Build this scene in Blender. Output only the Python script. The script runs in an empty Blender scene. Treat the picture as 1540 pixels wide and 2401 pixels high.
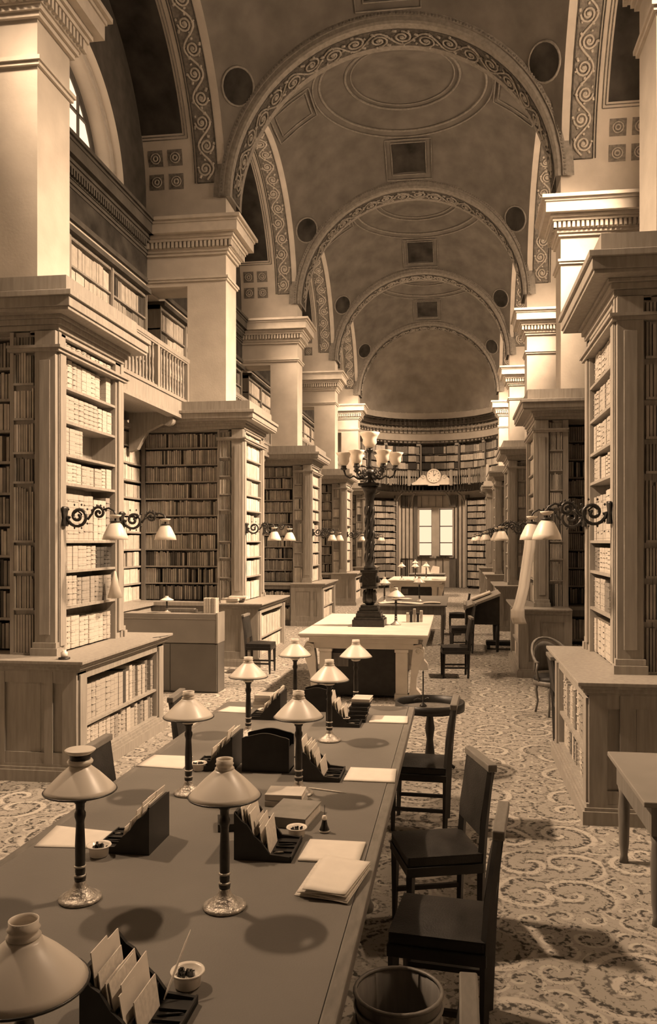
import bpy, math, random
from mathutils import Vector, Matrix
PI = math.pi
random.seed(7)
S = bpy.context.scene
COL = S.collection

# ------------------------------------------------------------------ camera
TH, FPX, CAMH = 0.14, 1906.0, 2.10
cam_d = bpy.data.cameras.new('camera'); cam = bpy.data.objects.new('camera', cam_d); COL.objects.link(cam)
cam.location = (0, 0, CAMH); cam.rotation_euler = (PI/2, 0, TH)
cam_d.sensor_fit = 'HORIZONTAL'; cam_d.sensor_width = 36.0; cam_d.lens = 36.0*FPX/1540.0
cam_d.shift_x = -(800.0-770.0)/1540.0
cam_d.shift_y = (1269.5-1200.5)/1540.0
cam_d.clip_start = 0.05; cam_d.clip_end = 200
S.camera = cam

# ------------------------------------------------------------------ world, light, exposure
CX_ = -1.15
LIGHT_TINT = (1.0, 0.700, 0.460)
W_LEFT_SEEN, W_LEFT, W_RIGHT, W_APSE, W_REAR = 1.3, 7.0, 12.0, 0.95, 2.0
w = bpy.data.worlds.new('world'); S.world = w; w.use_nodes = True
w.node_tree.nodes['Background'].inputs[0].default_value = (*LIGHT_TINT, 1)
w.node_tree.nodes['Background'].inputs[1].default_value = 0.6
S.view_settings.view_transform = 'Standard'; S.view_settings.look = 'None'
S.view_settings.gamma = 1.0; S.view_settings.exposure = 0.42
S.view_settings.use_curve_mapping = False
def daylight(x, y, z, s, energy, sx=2.6, sz=1.3, tilt=0.86):
    # sky light entering one lunette, aimed down into the room
    l = bpy.data.lights.new('window_daylight', 'AREA'); l.shape = 'RECTANGLE'; l.size = sx; l.size_y = sz; l.energy = energy; l.color = LIGHT_TINT
    l.spread = math.radians(120 if y > 30 else 92 if s > 0 else 78)
    o = bpy.data.objects.new('window_daylight', l); COL.objects.link(o); o.location = (x, y, z)
    d = Vector((-s*math.cos(tilt), 0, -math.sin(tilt))); o.rotation_euler = d.to_track_quat('-Z', 'X').to_euler(); return o
# (bay centre, size along the nave, watts through the left lunette, watts through the right lunette)
DAY = [(6.2, .5, 560, 700), (10.2, 1.3, 150, 0), (12.2, .9, 0, 1000), (19.2, .8, 250, 800), (25.7, .8, 230, 700), (31.4, 1.6, 650, 950)]
for yb, sx_, el, er in DAY:
    if el: daylight(CX_-4.62, yb, 8.60, -1, el, sx_)
    if er: daylight(CX_+4.62, yb, 8.60, 1, er, sx_)
try:
    S.cycles.max_bounces = 8; S.cycles.diffuse_bounces = 2
except Exception: pass

# ------------------------------------------------------------------ materials
TINT = (1.0, 0.915, 0.80)
def grey(g): return (g*TINT[0], g*TINT[1], g*TINT[2], 1)
def mat(name, g, rough=0.6, spec=0.3, metal=0.0, var=0.0, scale=6.0, bump=0.0, bscale=40.0, stretch=(1,1,1), emit=None):
    m = bpy.data.materials.new(name); m.use_nodes = True
    nt = m.node_tree; b = nt.nodes['Principled BSDF']
    b.inputs['Roughness'].default_value = rough; b.inputs['Metallic'].default_value = metal
    b.inputs['Specular IOR Level'].default_value = spec
    b.inputs['Base Color'].default_value = grey(g)
    if var > 0 or bump > 0:
        tc = nt.nodes.new('ShaderNodeTexCoord'); mp = nt.nodes.new('ShaderNodeMapping')
        mp.inputs['Scale'].default_value = stretch
        nt.links.new(tc.outputs['Object'], mp.inputs['Vector'])
    if var > 0:
        n = nt.nodes.new('ShaderNodeTexNoise'); n.inputs['Scale'].default_value = scale; n.inputs['Detail'].default_value = 6
        r = nt.nodes.new('ShaderNodeValToRGB')
        r.color_ramp.elements[0].position = 0.3; r.color_ramp.elements[1].position = 0.7
        r.color_ramp.elements[0].color = grey(g*(1-var)); r.color_ramp.elements[1].color = grey(min(0.95, g*(1+var)))
        nt.links.new(mp.outputs[0], n.inputs['Vector']); nt.links.new(n.outputs['Fac'], r.inputs[0])
        nt.links.new(r.outputs[0], b.inputs['Base Color'])
    if bump > 0:
        n2 = nt.nodes.new('ShaderNodeTexNoise'); n2.inputs['Scale'].default_value = bscale; n2.inputs['Detail'].default_value = 4
        bp = nt.nodes.new('ShaderNodeBump'); bp.inputs['Strength'].default_value = bump; bp.inputs['Distance'].default_value = 0.01
        nt.links.new(mp.outputs[0], n2.inputs['Vector']); nt.links.new(n2.outputs['Fac'], bp.inputs['Height'])
        nt.links.new(bp.outputs[0], b.inputs['Normal'])
    if emit is not None:
        b.inputs['Emission Color'].default_value = (*LIGHT_TINT, 1); b.inputs['Emission Strength'].default_value = emit
    return m

M = dict(
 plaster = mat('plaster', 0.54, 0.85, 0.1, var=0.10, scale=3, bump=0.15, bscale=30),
 stone = mat('cornice_stone', 0.55, 0.8, 0.1, var=0.08, scale=8),
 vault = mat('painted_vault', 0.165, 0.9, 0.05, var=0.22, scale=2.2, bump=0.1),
 reveal = mat('white_painted_reveal', 0.78, 0.8, 0.1, var=0.05, scale=3),
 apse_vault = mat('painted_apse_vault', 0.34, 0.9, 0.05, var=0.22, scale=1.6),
 vault_panel = mat('dark_painted_panel', 0.05, 0.9, 0.05, var=0.5, scale=2.5),
 frieze = mat('dark_wall_band', 0.09, 0.9, 0.05, var=0.2, scale=4),  # dark tone for outer-wall mouldings and the left lunette walls
 vault_line = mat('gilded_line', 0.25, 0.6, 0.2, var=0.2, scale=14),
 ground = mat('ornament_ground', 0.20, 0.9, 0.05, var=0.35, scale=20),
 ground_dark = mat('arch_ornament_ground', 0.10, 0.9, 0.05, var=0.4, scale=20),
 relief = mat('ornament_relief', 0.50, 0.7, 0.2, var=0.15, scale=20),
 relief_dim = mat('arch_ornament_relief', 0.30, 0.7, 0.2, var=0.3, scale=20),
 wood = mat('oak', 0.30, 0.5, 0.35, var=0.16, scale=5, stretch=(6,6,0.6), bump=0.08, bscale=60),
 wood_mid = mat('brown_panelled_wood', 0.16, 0.45, 0.35, var=0.18, scale=5, stretch=(6,6,0.6)),
 wood_dark = mat('dark_oak', 0.15, 0.45, 0.4, var=0.25, scale=5, stretch=(6,6,0.6)),
 ebony = mat('black_stained_wood', 0.022, 0.42, 0.4, var=0.3, scale=12),
 hide = mat('dark_chair_leather', 0.022, 0.5, 0.35, var=0.35, scale=14, bump=0.25, bscale=120),
 leather_top = mat('table_leather', 0.165, 0.55, 0.3, var=0.10, scale=2.0, bump=0.12, bscale=160),
 edge = mat('table_edge_wood', 0.17, 0.4, 0.4, var=0.2, scale=10, stretch=(4,1,4)),
 paper = mat('paper', 0.70, 0.8, 0.1, var=0.04, scale=14),
 paper2 = mat('printed_paper', 0.66, 0.8, 0.1, var=0.12, scale=60),
 bronze = mat('dark_bronze', 0.035, 0.35, 0.5, metal=0.3, var=0.4, scale=30),
 brass = mat('chased_brass', 0.42, 0.32, 0.5, metal=0.4, var=0.35, scale=45, bump=0.5, bscale=90),
 porcelain = mat('porcelain', 0.78, 0.25, 0.5),
 ink = mat('ink', 0.015, 0.2, 0.5),
 marble = mat('white_marble', 0.68, 0.4, 0.4, var=0.08, scale=5),
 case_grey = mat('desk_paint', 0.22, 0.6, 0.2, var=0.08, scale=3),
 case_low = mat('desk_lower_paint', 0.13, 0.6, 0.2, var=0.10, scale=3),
 iron = mat('window_iron', 0.10, 0.6, 0.3),
 shadow = mat('recess_shade_wood', 0.05, 0.8, 0.1),  # shelf backs: shade behind the books put into the wood colour
 cloth = mat('white_cloth', 0.75, 0.9, 0.05),
)
def shade_mat():
    m = bpy.data.materials.new('opal_glass'); m.use_nodes = True; nt = m.node_tree
    b = nt.nodes['Principled BSDF']; b.inputs['Base Color'].default_value = grey(0.84); b.inputs['Roughness'].default_value = 0.35
    t = nt.nodes.new('ShaderNodeBsdfTranslucent'); t.inputs[0].default_value = grey(0.8)
    mx = nt.nodes.new('ShaderNodeMixShader'); mx.inputs[0].default_value = 0.22
    nt.links.new(b.outputs[0], mx.inputs[1]); nt.links.new(t.outputs[0], mx.inputs[2])
    nt.links.new(mx.outputs[0], nt.nodes['Material Output'].inputs[0]); return m
M['opal'] = shade_mat()
def emis(name, k):
    m = bpy.data.materials.new(name); m.use_nodes = True; nt = m.node_tree
    e = nt.nodes.new('ShaderNodeEmission'); e.inputs[0].default_value = (*LIGHT_TINT, 1); e.inputs[1].default_value = k
    nt.links.new(e.outputs[0], nt.nodes['Material Output'].inputs[0]); return m
M['sky_seen'] = emis('window_daylight_soft', W_LEFT_SEEN); M['sky_left'] = emis('window_daylight_west', W_LEFT)
M['sky_right'] = emis('window_daylight_east', W_RIGHT); M['sky_apse'] = emis('window_daylight_far', W_APSE)
M['sky_rear'] = emis('window_daylight_rear', 0.8)

BOOK_TONES = [('pale', 0.60), ('cream', 0.50), ('tan', 0.36), ('brown', 0.22), ('dark', 0.07)]
def book_mat(tone, g):
    m = bpy.data.materials.new('book_leather_'+tone); m.use_nodes = True; nt = m.node_tree
    b = nt.nodes['Principled BSDF']; b.inputs['Roughness'].default_value = 0.55
    tc = nt.nodes.new('ShaderNodeTexCoord'); sp = nt.nodes.new('ShaderNodeSeparateXYZ')
    nt.links.new(tc.outputs['Generated'], sp.inputs[0])
    mu = nt.nodes.new('ShaderNodeMath'); mu.operation = 'MULTIPLY'; mu.inputs[1].default_value = 6*2*PI
    si = nt.nodes.new('ShaderNodeMath'); si.operation = 'SINE'
    nt.links.new(sp.outputs[2], mu.inputs[0]); nt.links.new(mu.outputs[0], si.inputs[0])
    r = nt.nodes.new('ShaderNodeValToRGB'); r.color_ramp.elements[0].position = 0.0; r.color_ramp.elements[0].color = grey(g*0.96)
    r.color_ramp.elements[1].position = 0.985; r.color_ramp.elements[1].color = grey(g*0.62)
    e = r.color_ramp.elements.new(0.9); e.color = grey(g)
    nt.links.new(si.outputs[0], r.inputs[0])
    n = nt.nodes.new('ShaderNodeTexNoise'); n.inputs['Scale'].default_value = 9
    mx = nt.nodes.new('ShaderNodeMixRGB'); mx.blend_type = 'MULTIPLY'; mx.inputs[0].default_value = 0.35
    nt.links.new(tc.outputs['Object'], n.inputs['Vector'])
    nt.links.new(r.outputs[0], mx.inputs[1]); nt.links.new(n.outputs['Fac'], mx.inputs[2]); nt.links.new(mx.outputs[0], b.inputs['Base Color'])
    return m
BM = [book_mat(t, g) for t, g in BOOK_TONES]
BMS = [mat('shelved_book_'+t, g, 0.6, 0.2, var=0.15, scale=9) for t, g in BOOK_TONES]

def carpet():
    m = bpy.data.materials.new('scrollwork_carpet'); m.use_nodes = True; nt = m.node_tree; N = nt.nodes; L = nt.links
    b = N['Principled BSDF']; b.inputs['Roughness'].default_value = 0.95; b.inputs['Specular IOR Level'].default_value = 0.05
    tc = N.new('ShaderNodeTexCoord')
    def math_(op, a, c=None, v=None):
        n = N.new('ShaderNodeMath'); n.operation = op
        L.new(a, n.inputs[0])
        if c is not None: L.new(c, n.inputs[1])
        if v is not None: n.inputs[1].default_value = v
        return n.outputs[0]
    nz = N.new('ShaderNodeTexNoise'); nz.inputs['Scale'].default_value = 2.2; nz.inputs['Detail'].default_value = 2
    L.new(tc.outputs['Object'], nz.inputs['Vector'])
    ms = N.new('ShaderNodeVectorMath'); ms.operation = 'SCALE'; ms.inputs['Scale'].default_value = 0.10
    L.new(nz.outputs['Color'], ms.inputs[0])
    ad = N.new('ShaderNodeVectorMath'); ad.operation = 'ADD'
    L.new(tc.outputs['Object'], ad.inputs[0]); L.new(ms.outputs[0], ad.inputs[1])
    def spirals(scale, k, turns, seed):
        mp = N.new('ShaderNodeMapping'); mp.inputs['Location'].default_value = (seed, seed*1.7, 0)
        L.new(ad.outputs[0], mp.inputs['Vector'])
        v = N.new('ShaderNodeTexVoronoi'); v.voronoi_dimensions = '2D'; v.inputs['Scale'].default_value = scale; v.inputs['Randomness'].default_value = 0.8
        L.new(mp.outputs[0], v.inputs['Vector'])
        sb = N.new('ShaderNodeVectorMath'); sb.operation = 'SUBTRACT'
        L.new(mp.outputs[0], sb.inputs[0]); L.new(v.outputs['Position'], sb.inputs[1])
        sx = N.new('ShaderNodeSeparateXYZ'); L.new(sb.outputs[0], sx.inputs[0])
        ang = math_('ARCTAN2', sx.outputs[1], sx.outputs[0])
        d = math_('MULTIPLY', v.outputs['Distance'], v=k)
        cs = N.new('ShaderNodeSeparateColor'); L.new(v.outputs['Color'], cs.inputs[0])
        d = math_('ADD', d, math_('MULTIPLY', cs.outputs[0], v=6.283))
        flip = math_('SUBTRACT', math_('MULTIPLY', math_('GREATER_THAN', cs.outputs[1], v=0.5), v=2.0), v=1.0)
        ang = math_('MULTIPLY', ang, flip)
        a2 = math_('MULTIPLY', ang, v=turns)
        ss = math_('ADD', d, a2)
        pet = math_('SINE', math_('MULTIPLY', ang, v=13.0))
        return ss, v.outputs['Distance'], pet
    def step(x, lo, hi):
        n = N.new('ShaderNodeMapRange'); n.interpolation_type = 'SMOOTHSTEP'; n.inputs['From Min'].default_value = lo; n.inputs['From Max'].default_value = hi
        L.new(x, n.inputs['Value']); return n.outputs['Result']
    ph1, d1, p1 = spirals(1.9, 15.0, 1.0, 0.37)
    ph2, d2, p2 = spirals(5.2, 11.0, -1.0, 4.1)
    leaf = N.new('ShaderNodeTexNoise'); leaf.inputs['Scale'].default_value = 34; leaf.inputs['Detail'].default_value = 2
    L.new(tc.outputs['Object'], leaf.inputs['Vector'])
    lf = step(leaf.outputs['Fac'], 0.44, 0.56)
    def lines(ph, off, lo, hi): return step(math_('SINE', math_('ADD', ph, v=off)), lo, hi)
    inside = step(d1, 0.56, 0.44)
    light = math_('MAXIMUM', math_('MULTIPLY', lines(ph1, 0.0, .72, .9), inside), math_('MULTIPLY', lines(ph2, 0.0, .7, .95), math_('MULTIPLY', math_('SUBTRACT', step(d1, 0.40, 0.56), v=0.0), v=0.8)))
    dark1 = math_('MULTIPLY', math_('MULTIPLY', lines(ph1, 1.35, .62, .9), inside), lf)
    dark2 = math_('MULTIPLY', math_('MULTIPLY', lines(ph2, 1.6, .4, .8), step(d1, 0.40, 0.56)), lf)
    fn = N.new('ShaderNodeTexNoise'); fn.inputs['Scale'].default_value = 17; fn.inputs['Detail'].default_value = 3
    L.new(ad.outputs[0], fn.inputs['Vector'])
    ridge = math_('ABSOLUTE', math_('SUBTRACT', fn.outputs['Fac'], v=0.5))
    vein = math_('MULTIPLY', step(ridge, 0.022, 0.006), math_('MULTIPLY', lf, v=0.75))
    dark3 = math_('MULTIPLY', math_('MULTIPLY', lines(ph1, -1.25, .7, .95), inside), math_('MULTIPLY', lf, v=0.8))
    dark = math_('MAXIMUM', math_('MAXIMUM', dark1, dark2), math_('MAXIMUM', vein, dark3))
    m1 = N.new('ShaderNodeMixRGB'); m1.inputs[1].default_value = grey(0.32); m1.inputs[2].default_value = grey(0.45); L.new(light, m1.inputs[0])
    r = N.new('ShaderNodeMixRGB'); r.inputs[2].default_value = grey(0.07); L.new(m1.outputs[0], r.inputs[1]); L.new(dark, r.inputs[0])
    L.new(r.outputs[0], b.inputs['Base Color'])
    return m
M['carpet'] = carpet()

# ------------------------------------------------------------------ mesh helpers
class MB:
    def __init__(s): s.v = []; s.f = []; s.sm = []; s.mi = []
    def add(s, vs, fs, smooth=False, mi=0):
        o = len(s.v); s.v.extend(tuple(p) for p in vs)
        for f in fs: s.f.append(tuple(o+i for i in f)); s.sm.append(smooth); s.mi.append(mi)
        return s
    def box(s, x0, x1, y0, y1, z0, z1, mi=0):
        if x1 < x0: x0, x1 = x1, x0
        if y1 < y0: y0, y1 = y1, y0
        return s.add([(x0,y0,z0),(x1,y0,z0),(x1,y1,z0),(x0,y1,z0),(x0,y0,z1),(x1,y0,z1),(x1,y1,z1),(x0,y1,z1)],
              [(3,2,1,0),(4,5,6,7),(0,1,5,4),(1,2,6,5),(2,3,7,6),(3,0,4,7)], mi=mi)
    def obox(s, o, u, n, w, d, z0, z1, mi=0):      # w along u, d back along -n, spine on n side
        ox, oy = o; p = []
        for z in (z0, z1):
            p += [(ox, oy, z), (ox+u[0]*w, oy+u[1]*w, z), (ox+u[0]*w-n[0]*d, oy+u[1]*w-n[1]*d, z), (ox-n[0]*d, oy-n[1]*d, z)]
        return s.add(p, [(3,2,1,0),(4,5,6,7),(0,1,5,4),(1,2,6,5),(2,3,7,6),(3,0,4,7)], mi=mi)
    def lathe(s, prof, cx=0, cy=0, z0=0, n=20, smooth=True, cap=True, sx=1, sy=1):
        vs = []; fs = []
        for r, z in prof:
            for k in range(n):
                a = 2*PI*k/n; vs.append((cx+r*math.cos(a)*sx, cy+r*math.sin(a)*sy, z0+z))
        for i in range(len(prof)-1):
            for k in range(n):
                k2 = (k+1) % n; fs.append((i*n+k, i*n+k2, (i+1)*n+k2, (i+1)*n+k))
        s.add(vs, fs, smooth)
        if cap:
            o = len(s.v)-len(vs)
            s.f.append(tuple(o+k for k in reversed(range(n)))); s.sm.append(False); s.mi.append(0)
            o2 = o+(len(prof)-1)*n
            s.f.append(tuple(o2+k for k in range(n))); s.sm.append(False); s.mi.append(0)
        return s
    def tube(s, pts, r, n=6, smooth=True, closed=False):
        P = [Vector(p) for p in pts]; m = len(P)
        if m < 2: return s
        rr = r if hasattr(r, '__len__') else [r]*m
        T = []
        for i in range(m):
            if closed: t = P[(i+1) % m]-P[i-1]
            else: t = P[min(i+1, m-1)]-P[max(i-1, 0)]
            T.append(t.normalized() if t.length > 1e-9 else Vector((0,0,1)))
        up = Vector((0,0,1)) if abs(T[0].z) < .9 else Vector((1,0,0))
        nrm = T[0].cross(up).normalized(); vs = []; fs = []
        for i in range(m):
            nrm = nrm - T[i]*nrm.dot(T[i])
            nrm = nrm.normalized() if nrm.length > 1e-6 else T[i].orthogonal().normalized()
            bn = T[i].cross(nrm)
            for k in range(n):
                a = 2*PI*k/n; vs.append(P[i]+(nrm*math.cos(a)+bn*math.sin(a))*rr[i])
        seg = m if closed else m-1
        for i in range(seg):
            j = (i+1) % m
            for k in range(n):
                k2 = (k+1) % n; fs.append((i*n+k, i*n+k2, j*n+k2, j*n+k))
        if not closed: fs.append(tuple(reversed(range(n)))); fs.append(tuple((m-1)*n+k for k in range(n)))
        return s.add(vs, fs, smooth)
    def prism(s, poly, axis, a, b, smooth=False):
        n = len(poly)
        def pt(p, t):
            return (p[0], t, p[1]) if axis == 'y' else (t, p[0], p[1]) if axis == 'x' else (p[0], p[1], t)
        vs = [pt(p, a) for p in poly]+[pt(p, b) for p in poly]
        fs = [tuple(range(n)), tuple(reversed(range(n, 2*n)))]+[(i, i+n, (i+1) % n+n, (i+1) % n) for i in range(n)]
        return s.add(vs, fs, smooth)
    def surf(s, fn, nu, nv, smooth=True):
        vs = [fn(i/nu, j/nv) for j in range(nv+1) for i in range(nu+1)]
        fs = [(j*(nu+1)+i, j*(nu+1)+i+1, (j+1)*(nu+1)+i+1, (j+1)*(nu+1)+i) for j in range(nv) for i in range(nu)]
        return s.add(vs, fs, smooth)
    def build(s, name, m, parent=None, org=(0,0,0), bevel=0.0, solid=0.0, kind=None):
        me = bpy.data.meshes.new(name)
        me.from_pydata([(p[0]-org[0], p[1]-org[1], p[2]-org[2]) for p in s.v], [], s.f)
        ms = m if isinstance(m, (list, tuple)) else [m]
        for q in ms: me.materials.append(q)
        me.polygons.foreach_set('use_smooth', s.sm)
        if len(ms) > 1: me.polygons.foreach_set('material_index', s.mi)
        me.update()
        o = bpy.data.objects.new(name, me); COL.objects.link(o)
        if parent is not None: o.parent = parent
        else: o.location = org
        if bevel > 0:
            b = o.modifiers.new('bevel', 'BEVEL'); b.width = bevel; b.segments = 2; b.limit_method = 'ANGLE'
        if solid > 0:
            b = o.modifiers.new('solidify', 'SOLIDIFY'); b.thickness = solid
        if kind: o['kind'] = kind
        return o
def tag(o, label, cat, group=None):
    o['label'] = label; o['category'] = cat
    if group: o['group'] = group
    return o
def thing(name, label, cat, loc=(0,0,0), rz=0, group=None):
    o = bpy.data.objects.new(name, None); COL.objects.link(o); o.empty_display_size = 0.1
    o.location = loc; o.rotation_euler = (0, 0, rz)
    return tag(o, label, cat, group)
def dup(root, loc, rz=None, label=None, group=None, parent=None):
    r = root.copy(); COL.objects.link(r)
    if parent is None:
        r.location = loc
        if rz is not None: r.rotation_euler = (0, 0, rz)
        if label: r['label'] = label
        if group: r['group'] = group
    else: r.parent = parent
    for ch in root.children: dup(ch, None, parent=r)
    return r
ORD = ['', 'first','second','third','fourth','fifth','sixth','seventh','eighth','ninth','tenth','eleventh','twelfth','thirteenth','fourteenth','fifteenth','sixteenth','seventeenth','eighteenth','nineteenth','twentieth','twenty-first','twenty-second','twenty-third','twenty-fourth','twenty-fifth','twenty-sixth','twenty-seventh','twenty-eighth','twenty-ninth','thirtieth']
CX = -1.15
def X(s, a): return CX+s*a
def PY(i): return 7.435+6.565*i
PT = 0.67
ZS = 8.2
SIDE = {-1: 'left', 1: 'right'}
# ================================================================== ROOM
A_SH, A_PI, A_WU, A_WL = 2.89, 3.60, 4.37, 4.72      # shaft, pier outer side, upper wall, lower wall (distances from the nave axis)
YB, YE = PY(-2)+PT, 34.4
RB = (PY(1)-PY(0)-PT)/2                                # alcove barrel radius
RT = A_SH
AP_R = 3.25
def sb(mb, s, a0, a1, y0, y1, z0, z1, mi=0): return mb.box(X(s,a0), X(s,a1), y0, y1, z0, z1, mi)

MB().box(-6.6, 4.3, YB-0.3, 38.6, -0.12, 0).build('floor', M['carpet'], kind='structure')
MB().box(-6.6, 4.3, YB-0.3, YB, 0, 12.6).build('wall_south', M['wood_dark'], kind='structure')
# outer walls below the windows
for s in (-1, 1):
    mb = MB(); sb(mb, s, A_WL, A_WL+0.3, YB, YE+0.3, 0, 6.62); sb(mb, s, A_WU, A_WL+0.3, YB, YE+0.3, 6.62, 7.8)
    mb.build('wall_'+SIDE[s], M['plaster'], kind='structure')

def moulding_profile():   # (z0, z1, projection)
    return [(7.20,7.25,.04),(7.25,7.30,.07),(7.30,7.42,.09),(7.42,7.47,.15),(7.47,7.53,.18),(7.53,7.70,.27),(7.70,7.745,.29),(7.745,7.80,.335)]
# piers with their capitals
def pier(s, i):
    y0, y1 = PY(i), PY(i)+PT
    mb = MB(); sb(mb, s, A_SH, A_PI, y0, y1, 0, 6.66); sb(mb, s, A_SH, A_WL, y0, y1, 6.66, 8.22)
    # lintel band
    p = mb.build('pier', M['plaster'], kind='structure')
    mb = MB(); sb(mb, s, A_SH-.03, A_WL, y0-.03, y1+.03, 6.74, 6.78); sb(mb, s, A_SH-.05, A_WL, y0-.05, y1+.05, 6.78, 6.82)
    mb.build('neck_moulding', M['stone'], p)
    mb = MB()
    for z0, z1, e in moulding_profile(): sb(mb, s, A_SH-e, A_WL, y0-e, y1+e, z0, z1)
    mb.build('capital_cornice', M['stone'], p)
    mb = MB()
    k = A_SH-.13
    while k < A_WU-.1:
        sb(mb, s, k, k+.042, y0-.135, y0-.08, 7.315, 7.42); sb(mb, s, k, k+.042, y1+.08, y1+.135, 7.315, 7.42); k += .075
    k = y0-.12
    while k < y1+.1:
        sb(mb, s, A_SH-.135, A_SH-.08, k, k+.042, 7.315, 7.42); k += .075
    mb.build('dentils', M['stone'], p)
for s in (-1, 1):
    for i in range(-2, 5): pier(s, i)
# outer wall cornices, per bay
ntrim = 0
def outer_trim(s, i):
    global ntrim
    y0, y1 = PY(i)+PT, PY(i+1); ntrim += 1
    mb = MB()
    for z0, z1, e in moulding_profile(): sb(mb, s, A_WU-e*.8, A_WU, y0, y1, z0, z1)
    k = y0+.3
    while k < y1-.3:
        sb(mb, s, A_WU-.12, A_WU-.07, k, k+.045, 7.315, 7.42); k += .08
    sb(mb, s, A_WU-.05, A_WU, y0, y1, 6.74, 6.82); sb(mb, s, A_WU-.10, A_WU+.35, y0, y1, 6.54, 6.62)
    tr = mb.build('trim_%d' % ntrim, M['frieze'], kind='structure')
    mb = MB(); sb(mb, s, A_WU-.02, A_WU, y0, y1, 6.82, 7.20); mb.build('dark_frieze', M['vault_panel'], tr)  # near-black band between neck moulding and cornice
for s in (-1, 1):
    for i in range(-2, 4): outer_trim(s, i)

# lunette walls with deep splayed reveals, and their windows
RW, RG, DG = 1.98, 1.84, 0.42
nwin = 0
def lunette(s, i):
    global nwin
    nwin += 1
    yc = (PY(i)+PT+PY(i+1))/2; n = 40; vs = []; fs = []
    xw, xg = X(s, A_WU), X(s, A_WU+DG); zc = 7.80
    for k in range(n+1):
        t = PI*k/n; c, q = math.cos(t), math.sin(t)
        vs += [(xw, yc+(RB+.03)*c, ZS+(RB+.03)*q if 0 < k < n else ZS), (xw, yc+RW*c, zc+RW*q), (xg, yc+RG*c, zc+RG*q)]
    rv = list(vs); rf = []
    for k in range(n):
        a, b = 3*k, 3*(k+1); fs += [(a, b, b+1, a+1)]; rf += [(a+1, b+1, b+2, a+2)]
    o = len(vs)
    for sg in (1, -1): vs += [(xw, yc+sg*RW, zc), (xw, yc+sg*(RB+.03), zc), (xw, yc+sg*(RB+.03), ZS)]
    fs += [(o, o+1, o+2), (o+3, o+4, o+5), (1, o, o+2), (0, 1, o+2), (3*n+1, o+3, o+5), (3*n, 3*n+1, o+5)]
    vs2 = [(xw, yc-RW, zc), (xw, yc+RW, zc), (xg, yc+RW, zc), (xg, yc-RW, zc)]; o = len(rv); rv += vs2; rf.append((o, o+1, o+2, o+3))
    mb = MB(); mb.add(vs, fs)
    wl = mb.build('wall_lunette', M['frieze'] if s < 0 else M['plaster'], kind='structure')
    mb = MB(); mb.add(rv, rf); mb.build('splayed_reveal', M['reveal'], wl)
    mb = MB()
    for rr, wd in ((RW-.05, .03), (RW-.16, .02)):
        f_ = DG*(RW-rr)/(RW-RG)
        mb.tube([(X(s, A_WU+f_-.01), yc+rr*math.cos(PI*k/n), zc+rr*math.sin(PI*k/n)) for k in range(n+1)], wd, 6)
    mb.build('reveal_moulding', M['stone'], wl)
    # window
    mb = MB(); pts = [(yc+RG*math.cos(PI*k/n), zc+RG*math.sin(PI*k/n)) for k in range(n+1)]
    mb.prism(pts, 'x', xg+s*.02, xg+s*.05)
    if s == -1: m = M['sky_seen'] if i == 0 else M['sky_left']
    else: m = M['sky_right']
    if i < 0: m = M['sky_rear']
    gl = mb.build('window_%d' % nwin, m, kind='structure')
    mb = MB()
    mb.tube([(xg, yc+(RG-.03)*math.cos(PI*k/n), zc+(RG-.03)*math.sin(PI*k/n)) for k in range(n+1)], .045, 6)
    for k in range(-3, 4):
        yy = yc+k*.38; h = math.sqrt(max(0, RG**2-(k*.38)**2)); mb.box(xg-.02, xg+.02, yy-.014, yy+.014, zc, zc+h)
    for zz in (.04, .55, 1.08):
        h = math.sqrt(RG**2-zz**2); mb.box(xg-.02, xg+.02, yc-h, yc+h, zc+zz-.016, zc+zz+.016)
    mb.build('window_frame', M['iron'], gl)
for s in (-1, 1):
    for i in range(-2, 4): lunette(s, i)

# ---- scroll ornament: list of 2-D strokes (t along strip, w across, -.5..+.5)
def scroll_strokes(L, W, pitch):
    out = []; n = max(2, int(L/pitch)); p = L/n; am = W*.20
    stem = [(t*L/(n*8.0), -W*.36*math.sin(2*PI*(t/16.0))) for t in range(n*8+1)]
    out.append((stem, .020*W/.33))
    for k in range(n):
        c = (p*(k+.5), (-1)**k*W*.08); sg = (-1)**k; sp = []
        for j in range(22):
            a = j/21*2*PI*1.75-PI*.5*(1-sg); r = min(p*.48, W*.37)*(1-.86*j/21)
            sp.append((c[0]-sg*0+r*math.cos(a*sg+PI*.5), c[1]+r*math.sin(a*sg+PI*.5)*.95))
        out.append((sp, .020*W/.33))
        out.append(([(c[0]+.05*W*math.cos(q*PI/3), c[1]+.05*W*math.sin(q*PI/3)) for q in range(7)], .022*W/.33))
        for q in range(5):
            a = 2*PI*q/5+k; r0, r1 = W*.38, W*.50
            yy = max(-W*.47, min(W*.47, c[1]+r1*math.sin(a)))
            out.append(([(c[0]+r0*math.cos(a), max(-W*.45, min(W*.45, c[1]+r0*math.sin(a)))), (c[0]+r1*math.cos(a+.25), yy)], .024*W/.33))
    return out
def barrel_pt(s, i, a, arc, off=0.0):
    yc = (PY(i)+PT+PY(i+1))/2; th = arc/RB; r = RB-off
    return (X(s, a), yc+r*math.cos(th), ZS+r*math.sin(th))
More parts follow.
